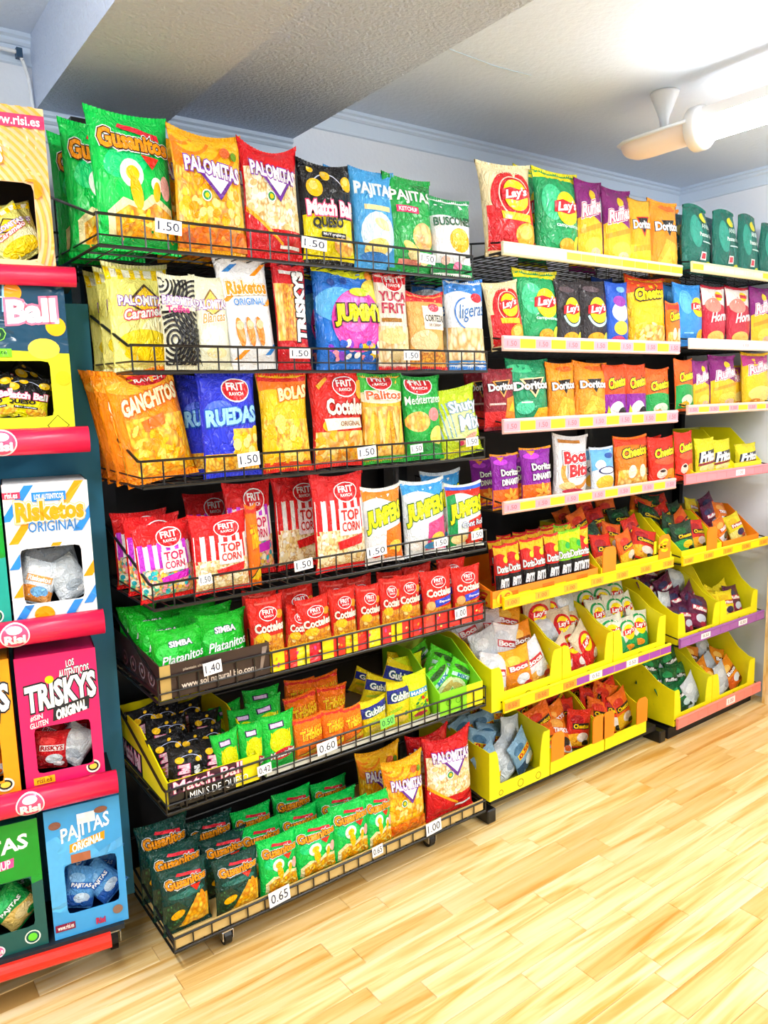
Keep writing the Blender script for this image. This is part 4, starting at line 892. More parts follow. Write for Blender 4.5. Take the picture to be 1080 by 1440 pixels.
A = Art(.3); A.rect(0, 0, .09, 1, '#b89a5a'); A.text('www.sol natural bio.com', .18, .22, .86, .40, '#d8c8b8'); A.text('plantain chips snack', .2, .72, .5, .82, '#b8a898'); A.poly([(.86, .25), (.9, .25), (.93, .9), (.98, .9), (.92, .15)], '#8a7a70'); flat_art(tr, A, x1-x0, .085, (-(x1-x0)/2, 0, 0))
A = Art(.25)
for k in range(5): A.ring(.12+.19*k, .5, .06, .012, '#8a7880'); A.circ(.12+.19*k, .5, .02, '#8a7880', 8)
flat_art(tr, A, .36, .085, (-(x1-x0)/2, .37, 0), R(-90))
PL5 = 'in the brown tray'
for k, (xl, xr, yt, bk, zo) in enumerate(((195, 276, 880, .02, .01), (279, 350, 856, .02, .01), (172, 250, 868, .11, .03), (256, 330, 848, .11, .03), (150, 222, 858, .20, .05), (236, 308, 842, .20, .05), (130, 190, 852, .27, .05))):
    stand('plat', xl, xr, yt, FY+.006, z5, PL5, back=bk, zoff=zo, lean=6, xlim=(.596, .881))
MYR = [board('#e3201c'), board('#ffd400')]
def check_tray(x0, x1, label, cols):
    r = tray('snack_tray', x0, x1, FY+.004, z5, .058, .30, cols[0], label)
    A = Art(.2); n = 6
    for k in range(n): A.rect(k/n, 0, (k+1)/n, 1, ['#ffd800', '#e8261a', '#f7e21a', '#d81a2a'][k % 4] if cols[0] is MYR[1] else ['#e8261a', '#f04a3a', '#d81a1a'][k % 3])
    A.scatter(0, .1, 1, .9, 12, ['#ff8a1a', '#e83a8a', '#ffe97a'], .02, 8); flat_art(r, A, x1-x0, .058, (-(x1-x0)/2, 0, 0))
check_tray(.89, 1.12, 'red and yellow carton tray, left of the cocktail-mix trays in the fifth basket', [MYR[1]])
check_tray(1.124, 1.36, 'red and yellow carton tray, middle of the cocktail-mix trays in the fifth basket', [MYR[1]])
check_tray(1.364, 1.645, 'plain red carton tray, right of the cocktail-mix trays in the fifth basket', [MYR[0]])
for xl, xr, yt, bk, ro, key in ((350, 402, 834, 0, 0, 'cocs'), (396, 432, 846, .01, 8, 'cocs'), (422, 470, 834, 0, -4, 'cocs'), (464, 503, 822, 0, 0, 'cocs'), (500, 535, 818, 0, 2, 'cocs'), (532, 562, 808, 0, 3, 'cocs'), (557, 593, 803, 0, 0, 'cocs'), (593, 637, 797, 0, 0, 'coce'), (636, 677, 792, 0, 0, 'coce'),
        (338, 388, 826, .09, 4, 'cocs'), (402, 450, 818, .09, -5, 'cocs'), (448, 490, 812, .09, 3, 'cocs'), (488, 530, 806, .09, -4, 'cocs'), (528, 566, 800, .09, 4, 'cocs'), (572, 612, 790, .09, -3, 'coce'), (612, 652, 782, .09, 5, 'coce')):
    stand(key, xl, xr, yt, FY+.008, z5, place_of(4), back=bk, roll=ro, zoff=.004)
# sixth basket
z6 = BZ[5]; x0, x1 = .592, .84
tr = tray('snack_tray', x0, x1, FY+.004, z6, .07, .37, board('#f4e400'), 'yellow and black carton tray of cheese-ball minis in the sixth basket', hb=.15)
A = Art(.3); A.rect(0, 0, .72, 1, '#0f0f12'); A.rect(.02, .5, .8, .98, '#3a0a28'); A.text('Match Ball', .06, .54, .80, .95, '#ffe6ee', '#f0508a', .025, bold=.015); A.text('MINIS DE QUESO', .22, .08, .86, .42, WHT, bold=.0); flat_art(tr, A, x1-x0, .07, (-(x1-x0)/2, 0, 0))
A = Art(.3); A.rect(0, .1, .5, .9, '#15151a'); A.text('Match Ball', .08, .3, .46, .8, '#ffd9e6', '#f0508a', .05, bold=.04); flat_art(tr, A, .35, .08, (-(x1-x0)/2, .36, 0), R(-90))
for xl, xr, yt, bk, ro in ((232, 288, 1042, .015, 4), (275, 322, 1030, .015, 6), (196, 250, 1028, .09, -6), (244, 290, 1022, .09, 5), (280, 318, 1012, .09, -4), (178, 232, 1008, .17, 6), (226, 270, 1000, .17, -5), (262, 306, 994, .17, 5), (166, 214, 990, .25, -8), (208, 250, 984, .25, 4), (246, 290, 978, .25, -4)):
    stand('mini', xl, xr, yt, FY+.008, z6, 'in the black-and-yellow tray', back=bk, roll=ro, zoff=.004+bk*.12, xlim=(.596, .838))
for xl, xr, yt, bk, ro in ((303, 342, 1020, 0, -4), (334, 372, 1008, 0, 2), (366, 416, 996, 0, 0), (318, 362, 990, .10, 4), (352, 402, 975, .10, -4), (300, 345, 982, .19, -6), (340, 392, 962, .19, 3)):
    stand('monst', xl, xr, yt, FY+.008, z6, place_of(5), back=bk, roll=ro, zoff=bk*.15)
for xl, xr, yt, bk, ro in ((412, 456, 1000, 0, 0), (450, 484, 990, 0, 3), (480, 512, 985, 0, -3), (404, 452, 968, .10, -5), (442, 486, 958, .10, 5), (396, 440, 950, .19, 6), (436, 480, 942, .19, -4)):
    stand('orng', xl, xr, yt, FY+.008, z6, place_of(5), back=bk, roll=ro, zoff=bk*.15)
for xl, xr, yt, bk, ro in ((508, 546, 975, 0, -3), (540, 576, 952, 0, 6), (500, 545, 945, .10, 24), (520, 566, 925, .10, 30), (486, 530, 938, .18, 30), (540, 580, 912, .18, 10)):
    stand('soli', xl, xr, yt, FY+.008, z6, place_of(5), back=bk, roll=ro, zoff=bk*.25)
stand('limy', 572, 606, 938, FY+.008, z6, place_of(5), roll=-4); stand('limy', 556, 596, 916, FY+.008, z6, place_of(5), back=.12, zoff=.02)
tr = tray('snack_tray', 1.462, 1.643, FY+.004, z6, .075, .30, board('#8ee020'), 'lime green and yellow carton tray of seed-mix bags in the sixth basket', hb=.18, liner=board('#a8c83a'))
A = Art(.45); A.rect(.62, 0, 1, 1, '#f4e81a'); A.ring(.2, .5, .06, .01, '#3a9a1a'); A.ring(.42, .5, .06, .01, '#3a9a1a'); flat_art(tr, A, .181, .075, (-.0905, 0, 0))
for xl, xr, yt, bk, ro in ((612, 650, 920, .03, -30), (642, 676, 915, .03, 35), (620, 668, 900, .10, 30), (600, 640, 895, .18, -20)):
    stand('limg', xl, xr, yt, FY+.008, z6, 'in the lime tray', back=bk, roll=ro, zoff=.02+bk*.2, xlim=(1.466, 1.639))
# bottom basket
S(6, 'gusd', 224, 296, 1206, back=.02); S(6, 'gusd', 300, 366, 1192); S(6, 'gusd', 205, 284, 1180, back=.09); S(6, 'gusd', 282, 350, 1165, back=.09); S(6, 'gusd', 186, 262, 1150, back=.18); S(6, 'gusd', 262, 330, 1142, back=.18)
for xl, xr, yt, bk in ((362, 420, 1166, 0), (410, 474, 1146, 0), (464, 520, 1120, 0), (512, 552, 1106, 0), (334, 398, 1150, .09), (392, 450, 1130, .09), (446, 504, 1108, .09), (326, 384, 1128, .18), (384, 440, 1104, .18), (438, 490, 1090, .18)):
    S(6, 'gus', xl, xr, yt, back=bk)
S(6, 'paly', 540, 598, 1058); S(6, 'paly', 504, 566, 1046, back=.09); S(6, 'palr', 596, 664, 1026, roll=1); S(6, 'palr', 574, 634, 1022, back=.10)

# ------------------------------------------------------------------ price tags on the wires
def price_tag(cx, cy, w, h, txt, where, col='#fbfcff', tilt=0, Y=FY-.006):
    P = on_y(cx, cy, Y); s = (on_y(cx+10, cy, Y)-on_y(cx-10, cy, Y)).x/20; w_, h_ = w*s, h/470.0 if False else (on_y(cx, cy-10, Y).z-on_y(cx, cy+10, Y).z)/20*h
    bm = bmesh.new(); box(bm, -w_/2, -.0006, -h_/2, w_/2, .0006, h_/2); o = mobj('price_tag', bm, plain(col, .5)); o.location = P; o.rotation_euler = (0, R(tilt), 0)
    tag(o, f'small white price tag {where}' if col == '#fbfcff' else f'small green price tag {where}', 'price tag', 'price tags on the wire baskets')
    if txt:
        A = Art(h_/w_); A.text(txt, .1, .2, .9, .82, '#1e2a4a', bold=.0); flat_art(o, A, w_, h_, (-w_/2, -.0006, -h_/2))
for a in ((237, 319, 37, 20, '1.50', 'below the big bright green bag', 3), (442, 343, 35, 16, '1.50', 'below the black and yellow bag', 4), (601, 364, 22, 14, '1.50', 'below the green ketchup bag', 4),
          (422, 497, 29, 14, '1.50', 'on the second basket, below the red sideways bag'), (579, 500, 22, 13, '1.50', 'on the second basket, below the tan bag'),
          (350, 646, 31, 19, '1.50', 'below the royal blue bag'), (516, 636, 26, 16, '1.50', 'on the third basket, below the golden sticks bag'), (586, 631, 17, 12, '1.50', 'on the third basket, below the herb crisps bag'), (664, 621, 17, 12, '1.50', 'on the third basket, below the lime bag'),
          (289, 815, 18, 14, '1.50', 'on the fourth basket, below the striped popcorn bags'), (427, 794, 26, 15, '1.50', 'on the fourth basket, below the large red striped bag'), (530, 775, 28, 14, '1.50', 'on the fourth basket, below the white and orange bag'), (620, 763, 19, 12, '1.50', 'on the fourth basket, below the white and blue bag'), (671, 752, 16, 12, '1.50', 'at the right end of the fourth basket'),
          (299, 939, 26, 18, '1.40', 'on the brown banana-chip tray'), (648, 862, 16, 14, '1.00', 'on the plain red tray'),
          (372, 1082, 20, 14, '0.42', 'on the sixth basket, below the small green bags'), (460, 1050, 28, 17, '0.60', 'on the sixth basket, below the small orange bags'),
          (393, 1260, 30, 21, '0.65', 'on the bottom basket, left of its three tags'), (531, 1196, 15, 14, '0.65', 'on the bottom basket, middle of its three tags'), (610, 1163, 21, 17, '1.00', 'on the bottom basket, below the red popcorn bag')):
    price_tag(*a[:6], tilt=(a[6] if len(a) > 6 else -4 if a[1] > 600 else 0))
price_tag(545, 1015, 20, 14, '0.50', 'on the sixth basket, below the navy and yellow bags', '#7ef05a', -5)

# ------------------------------------------------------------------ two shelving bays with price rails
RAILS1 = [(1.911, 1.873), (1.630, 1.586), (1.373, 1.328), (1.111, 1.071), (.797, .757), (.443, .401)]
RAILS2 = [(1.932, 1.896), (1.646, 1.608), (1.390, 1.354), (1.118, 1.078), (.787, .749), (.445, .406), (.103, .056)]
BAYS = [(1.735, 2.672, RAILS1, 'middle'), (2.738, 3.395, RAILS2, 'far right')]
SNUM = ['top', 'second', 'third', 'fourth', 'fifth', 'sixth', 'bottom']
for bi, (xa, xb, rails, bn) in enumerate(BAYS):
    g = empty('shelving_bay', ((xa+xb)/2, 2.0, 0)); tag(g, f'black steel frame and back panel of the {bn} shelving bay', 'shelving')
    for x in (xa-.022, xb+.022):
        bm = bmesh.new(); box(bm, x-.014, 2.19, 0, x+.014, 2.24, 1.93); mobj('upright', rel(bm, g), BLACK, g)
        bm = bmesh.new(); box(bm, x-.02, 1.775 if x < 2.7 else 1.80, 0, x+.02, 2.24, .05); bmesh.ops.bevel(bm, geom=bm.edges[:], offset=.004, segments=1, affect='EDGES')
        if not (bi == 1 and x < 2.9) and not (bi == 1): mobj('foot', rel(bm, g), BLACK, g)
        else: bm.free()
    bm = bmesh.new(); box(bm, xa, 2.225, .04, xb, 2.235, 1.885); mobj('back_panel', rel(bm, g), DARK, g)
    if bi == 0:
        bm = bmesh.new(); box(bm, xa-.005, 1.80, .05, xb+.005, 2.22, .075); mobj('base_plate', rel(bm, g), DARK, g)
    else:
        bm = bmesh.new(); box(bm, xa, 1.78, .0, xb, 2.22, .05); mobj('base_plinth', rel(bm, g), DARK, g)
    for si, (zt, zb) in enumerate(rails):
        s = empty('gondola_shelf', ((xa+xb)/2, FY, zb)); tag(s, f'black wire shelf with price rail, {SNUM[si]} shelf of the {bn} bay', 'shelf', f'shelves of the {bn} bay')
        bm = bmesh.new(); zd = zb+.006; deep = 2.19
        for k in range(26): x = xa+(xb-xa)*k/25; wire(bm, (x, FY+.006, zd), (x, deep, zd), .0018, 4)
        for k in range(7): y = FY+.02+(deep-FY-.03)*k/6; wire(bm, (xa, y, zd-.003), (xb, y, zd-.003), .0024, 4)
        mobj('wire_deck', rel(bm, s), BLACK, s)
        for x in (xa, xb):
            bm = bmesh.new(); wire(bm, (x, FY+.006, zd), (x, deep, zd), .004); wire(bm, (x, FY+.01, zd+.03), (x, deep, zd+.09), .003); wire(bm, (x, deep-.004, zd), (x, deep-.004, zd+.09), .003)
            for k in range(1, 7): y = FY+.01+(deep-FY)*k/7; wire(bm, (x, y, zd), (x, y, zd+.03+.06*k/7), .0016, 4)
            mobj('side_rail', rel(bm, s), BLACK, s)
        STY = {(0, 0): ('#f4f1d0', None), (0, 1): ('#f6d9dd', 'py'), (0, 2): ('#f3c9cf', 'py'), (0, 3): ('#f2c3b8', 'py'), (0, 4): ('#ffe100', 'yo'), (0, 5): ('#ffe100', 'mix'),
               (1, 0): ('#f3f2b8', None), (1, 1): ('#f6f4ea', None), (1, 2): ('#f6d6c8', 'py'), (1, 3): ('#f0909a', None), (1, 4): ('#ffe100', 'yo'), (1, 5): ('#9a5aa8', 'pu'), (1, 6): ('#f2887c', None)}[(bi, si)]
        bm = bmesh.new(); prof = [(-.003, zb), (.004, zb-.002), (.006, zt), (0, zt+.002), (-.006, zt-.002), (-.0055, zt-.006), (-.004, zt-.007), (-.004, zb+.007), (-.0065, zb+.005)]
        panel(bm, prof, xb-xa, lambda a, b, t: (xa+t, FY+a, b)); rail = mobj('price_rail', rel(bm, s), plain(STY[0], .3), s)
        hgt = zt-zb-.016; n = 13 if bi == 0 else 9; lw = (xb-xa)/n
        lab = {}
        def label_mesh(c, txt, tc, w):
            k = (c, txt, round(w, 3), round(hgt, 3))
            if k not in lab:
                bm = bmesh.new(); box(bm, 0, -.0008, 0, w, 0, hgt); me = bpy.data.meshes.new('price_label'); bm.to_mesh(me); bm.free(); me.materials.append(plain(c, .35)); lab[k] = me
                t = None
                if txt:
                    A = Art(hgt/w); A.text(txt, .2, .22, .8, .78, tc, bold=.01)
                    t = art_objects(A, lambda u, v, l: Vector((u*w, -.0009-.0001*l, v*hgt)), [], [], (0, 1, 0, 1))[1]
                    # lettering joined into the same label mesh
                    bm = bmesh.new(); bm.from_mesh(me); nf = len(bm.faces); bm.from_mesh(t)
                    bm.faces.ensure_lookup_table()
                    for f in bm.faces[nf:]: f.material_index = 1
                    bm.to_mesh(me); bm.free(); me.materials.append(plain(tc, .4))
            return lab[k]
        for k in range(n):
            x = xa+lw*k
            if STY[1] == 'py': c, txt, tc = (('#f2a0b0', '1.50', '#d8606a') if k % 2 == 0 else ('#fff000', None, None))
            elif STY[1] == 'yo': c, txt, tc = (('#ffb02a', '1.00', '#e0501a') if k % 2 == 0 else ('#fff000', None, None))
            elif STY[1] == 'mix': c, txt, tc = ((('#ff9a2a', '0.50', '#e0401a') if k % 2 == 0 else ('#fff000', None, None)) if k < 5 else (('#f4f4f8', '0.50', '#5a5a6a') if k in (6, 9) else ('#9c3fae', None, None)))
            elif STY[1] == 'pu': c, txt, tc = (('#f4f4f8', '0.50', '#5a5a6a') if k in (2, 6) else ('#a25fb0', None, None))
            elif (bi, si) == (0, 0): c, txt, tc = (('#f7f4dc', None, None) if k < 4 else ('#f2f040', None, None) if k < 8 else ('#fff200', None, None))
            elif (bi, si) == (1, 0): c, txt, tc = (('#f6ee1a', None, None) if k == 0 or k > 6 else ('#f1f0c8', '1.50', '#c8a0a0') if k in (2, 5) else ('#f1f0c8', None, None))
            else: c, txt, tc = (('#fbf3f3', '1.00', '#c06a70') if k == 5 else (STY[0], None, None))
            o = inst('price_label', label_mesh(c, txt, tc, lw*.96), rail); o.location = Vector((x+.02*lw, FY-.0042, zb+.008))-Vector(s.location)

def SHZ(bi, si): return BAYS[bi][2][si][1]+.009
def G(bi, si, key, xl, xr, yt, **k): return stand(key, xl, xr, yt, FY+.012, SHZ(bi, si), f'on the {BAYS[bi][3]} bay {SNUM[si]} shelf', **k)
# middle bay, bags
G(0, 0, 'layr', 680, 756, 229, roll=-4); G(0, 0, 'layg', 752, 816, 239); G(0, 0, 'rufp', 812, 850, 255); G(0, 0, 'rufp', 848, 890, 266); G(0, 0, 'dory', 886, 918, 281); G(0, 0, 'doro', 914, 955, 283)
G(0, 0, 'layg', 728, 770, 236, back=.12); G(0, 0, 'doro', 912, 958, 290, back=.12); G(0, 0, 'rufp', 800, 838, 256, back=.12)
G(0, 1, 'layr', 690, 740, 396, roll=-8); G(0, 1, 'layg', 724, 787, 379); G(0, 1, 'layk', 783, 819, 395); G(0, 1, 'layk', 815, 856, 394); G(0, 1, 'blum', 854, 886, 396); G(0, 1, 'chey', 881, 938, 387); G(0, 1, 'blum', 836, 866, 390, back=.12); G(0, 1, 'cheo', 938, 958, 424)
G(0, 2, 'dorr', 680, 726, 517); G(0, 2, 'dorr', 655, 694, 518, back=.10); G(0, 2, 'dorg', 714, 773, 504); G(0, 2, 'doro', 770, 811, 509); G(0, 2, 'doro', 805, 853, 508, roll=3); G(0, 2, 'chep', 849, 883, 511); G(0, 2, 'chep', 880, 911, 511); G(0, 2, 'cheg', 907, 943, 516)
G(0, 3, 'dorp', 692, 731, 636); G(0, 3, 'dorp', 663, 700, 642, back=.10); G(0, 3, 'dorp', 733, 777, 627); G(0, 3, 'dorp', 715, 750, 634, back=.11); G(0, 3, 'boca', 776, 826, 609, roll=4); G(0, 3, 'mixb', 818, 840, 628, back=.10); G(0, 3, 'mixb', 831, 865, 626); G(0, 3, 'cheo', 864, 912, 611); G(0, 3, 'cher', 912, 950, 612); G(0, 3, 'cher', 895, 932, 612, back=.12)
# far right bay, bags
G(1, 0, 'teal', 955, 1004, 292, yaw=6); G(1, 0, 'teal', 1003, 1040, 300, roll=-2); G(1, 0, 'teal', 1038, 1068, 306); G(1, 0, 'teal', 1066, 1096, 318, roll=6); G(1, 0, 'tealb', 942, 972, 300, back=.12); G(1, 0, 'tealb', 990, 1024, 306, back=.12)
G(1, 1, 'layb', 948, 989, 399); G(1, 1, 'layb', 934, 962, 401, back=.10); G(1, 1, 'layp', 988, 1022, 401); G(1, 1, 'layp', 1022, 1056, 402); G(1, 1, 'rufp', 1056, 1086, 403)
G(1, 2, 'cheg', 950, 977, 503); G(1, 2, 'rufp', 975, 999, 506); G(1, 2, 'rufp', 998, 1036, 499); G(1, 2, 'rufy', 1026, 1052, 512, back=.06); G(1, 2, 'rufy', 1044, 1082, 495)
G(1, 3, 'cher', 950, 976, 604); G(1, 3, 'frit', 978, 1006, 614, zoff=.005); G(1, 3, 'frit', 1000, 1028, 616, zoff=.005)
# trays on the fourth and fifth shelves
def xpix(px, py, Y=FY+.012): return on_y(px, py, Y).x
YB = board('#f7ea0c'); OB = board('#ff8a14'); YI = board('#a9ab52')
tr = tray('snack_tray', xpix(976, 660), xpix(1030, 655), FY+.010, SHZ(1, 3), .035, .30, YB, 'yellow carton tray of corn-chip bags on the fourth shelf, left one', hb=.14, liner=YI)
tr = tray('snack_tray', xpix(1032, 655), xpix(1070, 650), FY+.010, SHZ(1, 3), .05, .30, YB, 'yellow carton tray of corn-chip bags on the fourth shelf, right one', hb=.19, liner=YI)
stand('frit', 1034, 1064, 622, FY+.014, SHZ(1, 3), 'in the right yellow far-bay tray', zoff=.004)
z = SHZ(0, 4); xa, xb = xpix(692, 845), xpix(840, 805)
tr = tray('snack_tray', xa, xb, FY+.010, z, .055, .30, OB, 'orange and yellow carton tray of tortilla-bites bags on the fifth shelf', hb=.10)
A = Art(.2)
for k in range(9): A.rect(k/9, 0, (k+1)/9, (.55, .8, .62)[k % 3], ['#ffc41a', '#ff6a14', '#ffd81a'][k % 3])
A.badge(); A.ell(.10, .5, .07, .46, '#ffc81a'); A.text('1€', .06, .22, .145, .76, '#f0601a', bold=.03); A.text('Doritos', .2, .1, .32, .3, WHT); flat_art(tr, A, xb-xa, .055, (-(xb-xa)/2, 0, 0))
A = Art(.3); A.rect(0, 0, 1, 1, '#b8861a'); A.text('1€', .68, .15, .95, .85, '#a02a1a', bold=.04); flat_art(tr, A, .28, .055, (-(xb-xa)/2, .29, 0), R(-90))
k = 0
for bk, zo, n, x0_, dx, y0_, dy in ((.012, .005, 8, 698, 17.4, 762, -3.9), (.085, .035, 8, 692, 17.4, 755, -3.9), (.16, .05, 6, 700, 21, 749, -4.2)):
    for i in range(n):
        xl = x0_+dx*i; key = 'bitg' if (i in (5, 6) and bk < .1) or (bk > .15 and i == 3) else 'bits'
        stand(key, xl, xl+18.5, y0_+dy*i, FY+.012, z, 'on the middle bay fifth shelf', back=bk, zoff=zo, roll=random.uniform(-4, 4), yaw=-8, xlim=(xa+.003, xb-.003))
def pouchpile(keys, x0, x1, yf, z, rows, hh, ww, place, seed):
    """loose pouches heaped in a carton, front rows low and back rows higher"""
    rd = random.Random(seed); i = 0; hh *= 1.12; ww *= 1.12
    RN = ['front row', 'second row', 'third row', 'back row']; CN = {1: ['centre'], 2: ['left', 'right'], 3: ['left', 'centre', 'right']}
    for r, (n, dy, dz) in enumerate(rows):
        for c in range(n):
            x = x0+(x1-x0)*(c+.5)/n+rd.uniform(-.008, .008); key = keys[i % len(keys)]; i += 1
            m = bag_matrix((x, yf+dy-.006, z+dz), ww*rd.uniform(.92, 1.08), .042, hh*rd.uniform(.92, 1.08), rd.uniform(-14, 14), rd.uniform(8, 26), 0)
            m = m @ Matrix.Translation((0, 0, .5)) @ Matrix.Diagonal((1/ww, 1/.042, 1/hh, 1)) @ Matrix.Rotation(R(rd.uniform(-24, 24)), 4, 'Y') @ Matrix.Diagonal((ww, .042, hh, 1)) @ Matrix.Translation((0, 0, -.5))
            put_bag(key, m, place, 30, RN[r]+' '+CN[n][c])
PB = [(3, .045, .012), (3, .10, .065), (3, .155, .115)]
def dcut(w, hf, lo):
    """front outline of a shelf-ready carton with a U-shaped opening"""
    P = [(-w, 0), (w, 0), (w, hf), (w*.80, hf)]
    for i in range(1, 6): t = math.pi/2*i/5; P.append((w*.80-w*.14*math.sin(t)*1.0, lo+(hf-lo)*math.cos(t)**1.6 if i < 5 else lo))
    for i in range(5, 0, -1): t = math.pi/2*i/5; P.append((-(w*.80-w*.14*math.sin(t)), lo+(hf-lo)*math.cos(t)**1.6 if i < 5 else lo))
    P += [(-w*.80, hf), (-w, hf)]
    return P
def ybox(x0, x1, Yf, z, hf, hb, dep, label, lo=.045, mat=None, tall=False, marks=True, liner=None):
    mat = mat or YB; r = empty('display_box', ((x0+x1)/2, Yf, z)); tag(r, label, 'box', 'yellow display boxes on the shelves'); w = (x1-x0)/2-.001; th = .0035
    bm = bmesh.new(); panel(bm, dcut(w, hf, lo), th, lambda a, b, t: (a, t, b)); mobj('front_panel', bm, mat, r)
    for s in (-1, 1):
        pts = [(th, 0), (dep, 0), (dep, hb), (dep*.55, hb), (dep*.38, hb-(hb-hf)*.25), (dep*.22, hf+(hb-hf)*.25), (dep*.08, hf+.004), (th, hf)]
        bm = bmesh.new(); panel(bm, pts, th, lambda a, b, t: (s*(w-t), a, b)); mobj('side_panel', bm, mat, r)
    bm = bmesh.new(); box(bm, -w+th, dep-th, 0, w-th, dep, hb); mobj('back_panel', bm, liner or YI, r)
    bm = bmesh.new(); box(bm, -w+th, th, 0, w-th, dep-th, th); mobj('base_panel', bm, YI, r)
    if marks:
        A = Art(hf/(2*w)); A.badge(); A.ring(.18, .10, .035, .008, '#8a8210', n=12); A.ring(.5, .13, .05, .008, '#8a8210', n=12); A.ring(.8, .12, .045, .008, '#8a8210', n=12)
        flat_art(r, A, 2*w, hf, (-w, 0, 0))
    return r
# fifth shelf, right part of the middle bay and the far right bay
z = SHZ(0, 4)
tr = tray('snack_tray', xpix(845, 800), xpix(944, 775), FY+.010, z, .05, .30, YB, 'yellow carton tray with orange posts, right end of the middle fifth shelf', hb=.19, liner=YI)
w = (xpix(944, 775)-xpix(845, 800))/2
for nm, c in (('left_post', -w+.035), ('right_post', w-.06)):
    bm = bmesh.new(); panel(bm, [(c-.03, .0), (c+.045, .0), (c+.045, .11), (c+.03, .125), (c-.015, .125), (c-.03, .11)], .003, lambda a, b, t: (a, -.0035+t, b)); mobj('promo_post', bm, OB, tr)
A = Art(.5); A.text('1€', .72, .5, .92, .9, '#ffd400', bold=.04); flat_art(tr, A, 2*w, .12, (-w, -.0036, 0))
pouchpile(['schc', 'schr', 'schc', 'schd', 'schr'], xpix(850, 790), xpix(940, 775), FY+.02, z, [(3, .04, .02), (3, .10, .06), (3, .16, .10), (3, .22, .12)], .12, .105, 'the yellow and orange middle-bay tray', 11)
z = SHZ(1, 4)
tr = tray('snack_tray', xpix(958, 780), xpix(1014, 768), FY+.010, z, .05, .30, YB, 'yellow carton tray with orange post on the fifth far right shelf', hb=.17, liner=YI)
bm = bmesh.new(); panel(bm, [(.03, 0), (.105, 0), (.105, .11), (.09, .125), (.045, .125), (.03, .11)], .003, lambda a, b, t: (a, -.0035+t, b)); mobj('promo_post', bm, OB, tr)
pouchpile(['schd', 'schc', 'schd', 'schr'], xpix(962, 780), xpix(1010, 768), FY+.02, z, [(2, .04, .02), (2, .10, .06), (3, .16, .09), (3, .22, .12)], .12, .11, 'the left fifth-shelf far-bay tray', 12)
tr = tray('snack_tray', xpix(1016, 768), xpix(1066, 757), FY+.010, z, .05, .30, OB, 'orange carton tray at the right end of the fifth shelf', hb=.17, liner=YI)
pouchpile(['sorb', 'syel', 'spur'], xpix(1018, 768), xpix(1062, 757), FY+.02, z, [(2, .04, .02), (2, .10, .07), (2, .18, .10)], .11, .10, 'the orange far-bay tray', 13)
# sixth shelf
z = SHZ(0, 5); Yf = FY+.012
for a, b, keys, lab, pl, sd, lo in ((1.690, 2.035, ['sboca', 'sbocy', 'sboca', 'ssil', 'sboca', 'sorw', 'sboca'], 'yellow display box of white bacon-snack pouches on the sixth shelf', 'the leftmost sixth-shelf yellow box', 21, .06), (2.037, 2.322, ['slayr', 'slayr', 'slayr', 'ssil', 'slayr'], 'yellow display box of red crisps pouches on the sixth shelf', 'the middle sixth-shelf yellow box', 22, .05), (2.324, 2.655, ['slayg'], 'yellow display box of green and white crisps pouches on the sixth shelf', 'the third sixth-shelf yellow box', 23, .05)):
    ybox(a, b, Yf, z, .15, .23, .34, lab, lo)
    pouchpile(keys, a+.03, b-.03, Yf+.01, z, [(3, .045, .012), (3, .10, .075), (3, .16, .125), (3, .23, .15)], .145, .118, pl, sd)
z = SHZ(1, 5)
ybox(2.742, 3.05, Yf, z, .13, .24, .36, 'yellow display box of dark purple pouches on the far right sixth shelf', .04); pouchpile(['spur', 'spur', 'spur', 'ssil', 'spur'], 2.77, 3.03, Yf+.01, z, [(3, .045, .012), (3, .10, .06), (3, .16, .11), (3, .23, .15)], .125, .11, 'the far right sixth-shelf box', 24)
ybox(3.052, 3.36, Yf, z, .13, .30, .36, 'nearly empty yellow display box with pale inside on the sixth shelf', .06); pouchpile(['syel', 'syel', 'spur'], 3.09, 3.33, Yf+.01, z, [(3, .045, .015), (2, .10, .03)], .12, .10, 'the nearly empty yellow box', 25)
# bottom boxes
z = .0765
for a, b, hf, keys, lab, pl, sd, mat in ((1.706, 2.008, .175, ['sblu', 'ssil', 'sblu', 'sblu'], 'yellow display box of silver blue pouches at the left end of the bottom shelf', 'the leftmost bottom yellow box', 31, YB), (2.012, 2.318, .10, ['schr', 'sorb', 'schc'], 'low yellow display box with orange corners on the bottom shelf', 'the low yellow bottom box', 32, YB), (2.322, 2.585, .10, ['schr', 'schc'], 'yellow display box of orange cheese-puff bags on the bottom shelf', 'the third bottom yellow box', 33, YB)):
    r = ybox(a, b, 1.781, z, hf, .20, .38, lab, .05, mat, marks=hf > .15)
    w = (b-a)/2
    if hf < .15:
        for c in ((-w+.02, w-.055) if sd == 32 else (-w+.0, w-.05)):
            bm = bmesh.new(); panel(bm, [(c-.018, .05), (c+.05, .05), (c+.05, .14), (c+.035, .155), (c-.005, .155), (c-.018, .14)], .003, lambda q, s_, t: (q, -.0035+t, s_)); mobj('promo_post', bm, OB, r)
    pouchpile(keys, a+.035, b-.035, 1.80, z, [(3, .045, .012), (3, .10, .05), (3, .16, .09), (3, .23, .12)], .135, .118, pl, sd)
z = SHZ(1, 6)
ybox(2.732, 3.012, Yf, z, .155, .24, .38, 'yellow display box of forest green pouches on the far right bottom shelf', .05); pouchpile(['sgrn', 'sgrn', 'ssil', 'sgrn', 'sgrn'], 2.765, 2.985, Yf+.01, z, [(3, .045, .012), (3, .10, .06), (3, .16, .11), (2, .23, .14)], .125, .11, 'the green-pouch bottom box', 34)
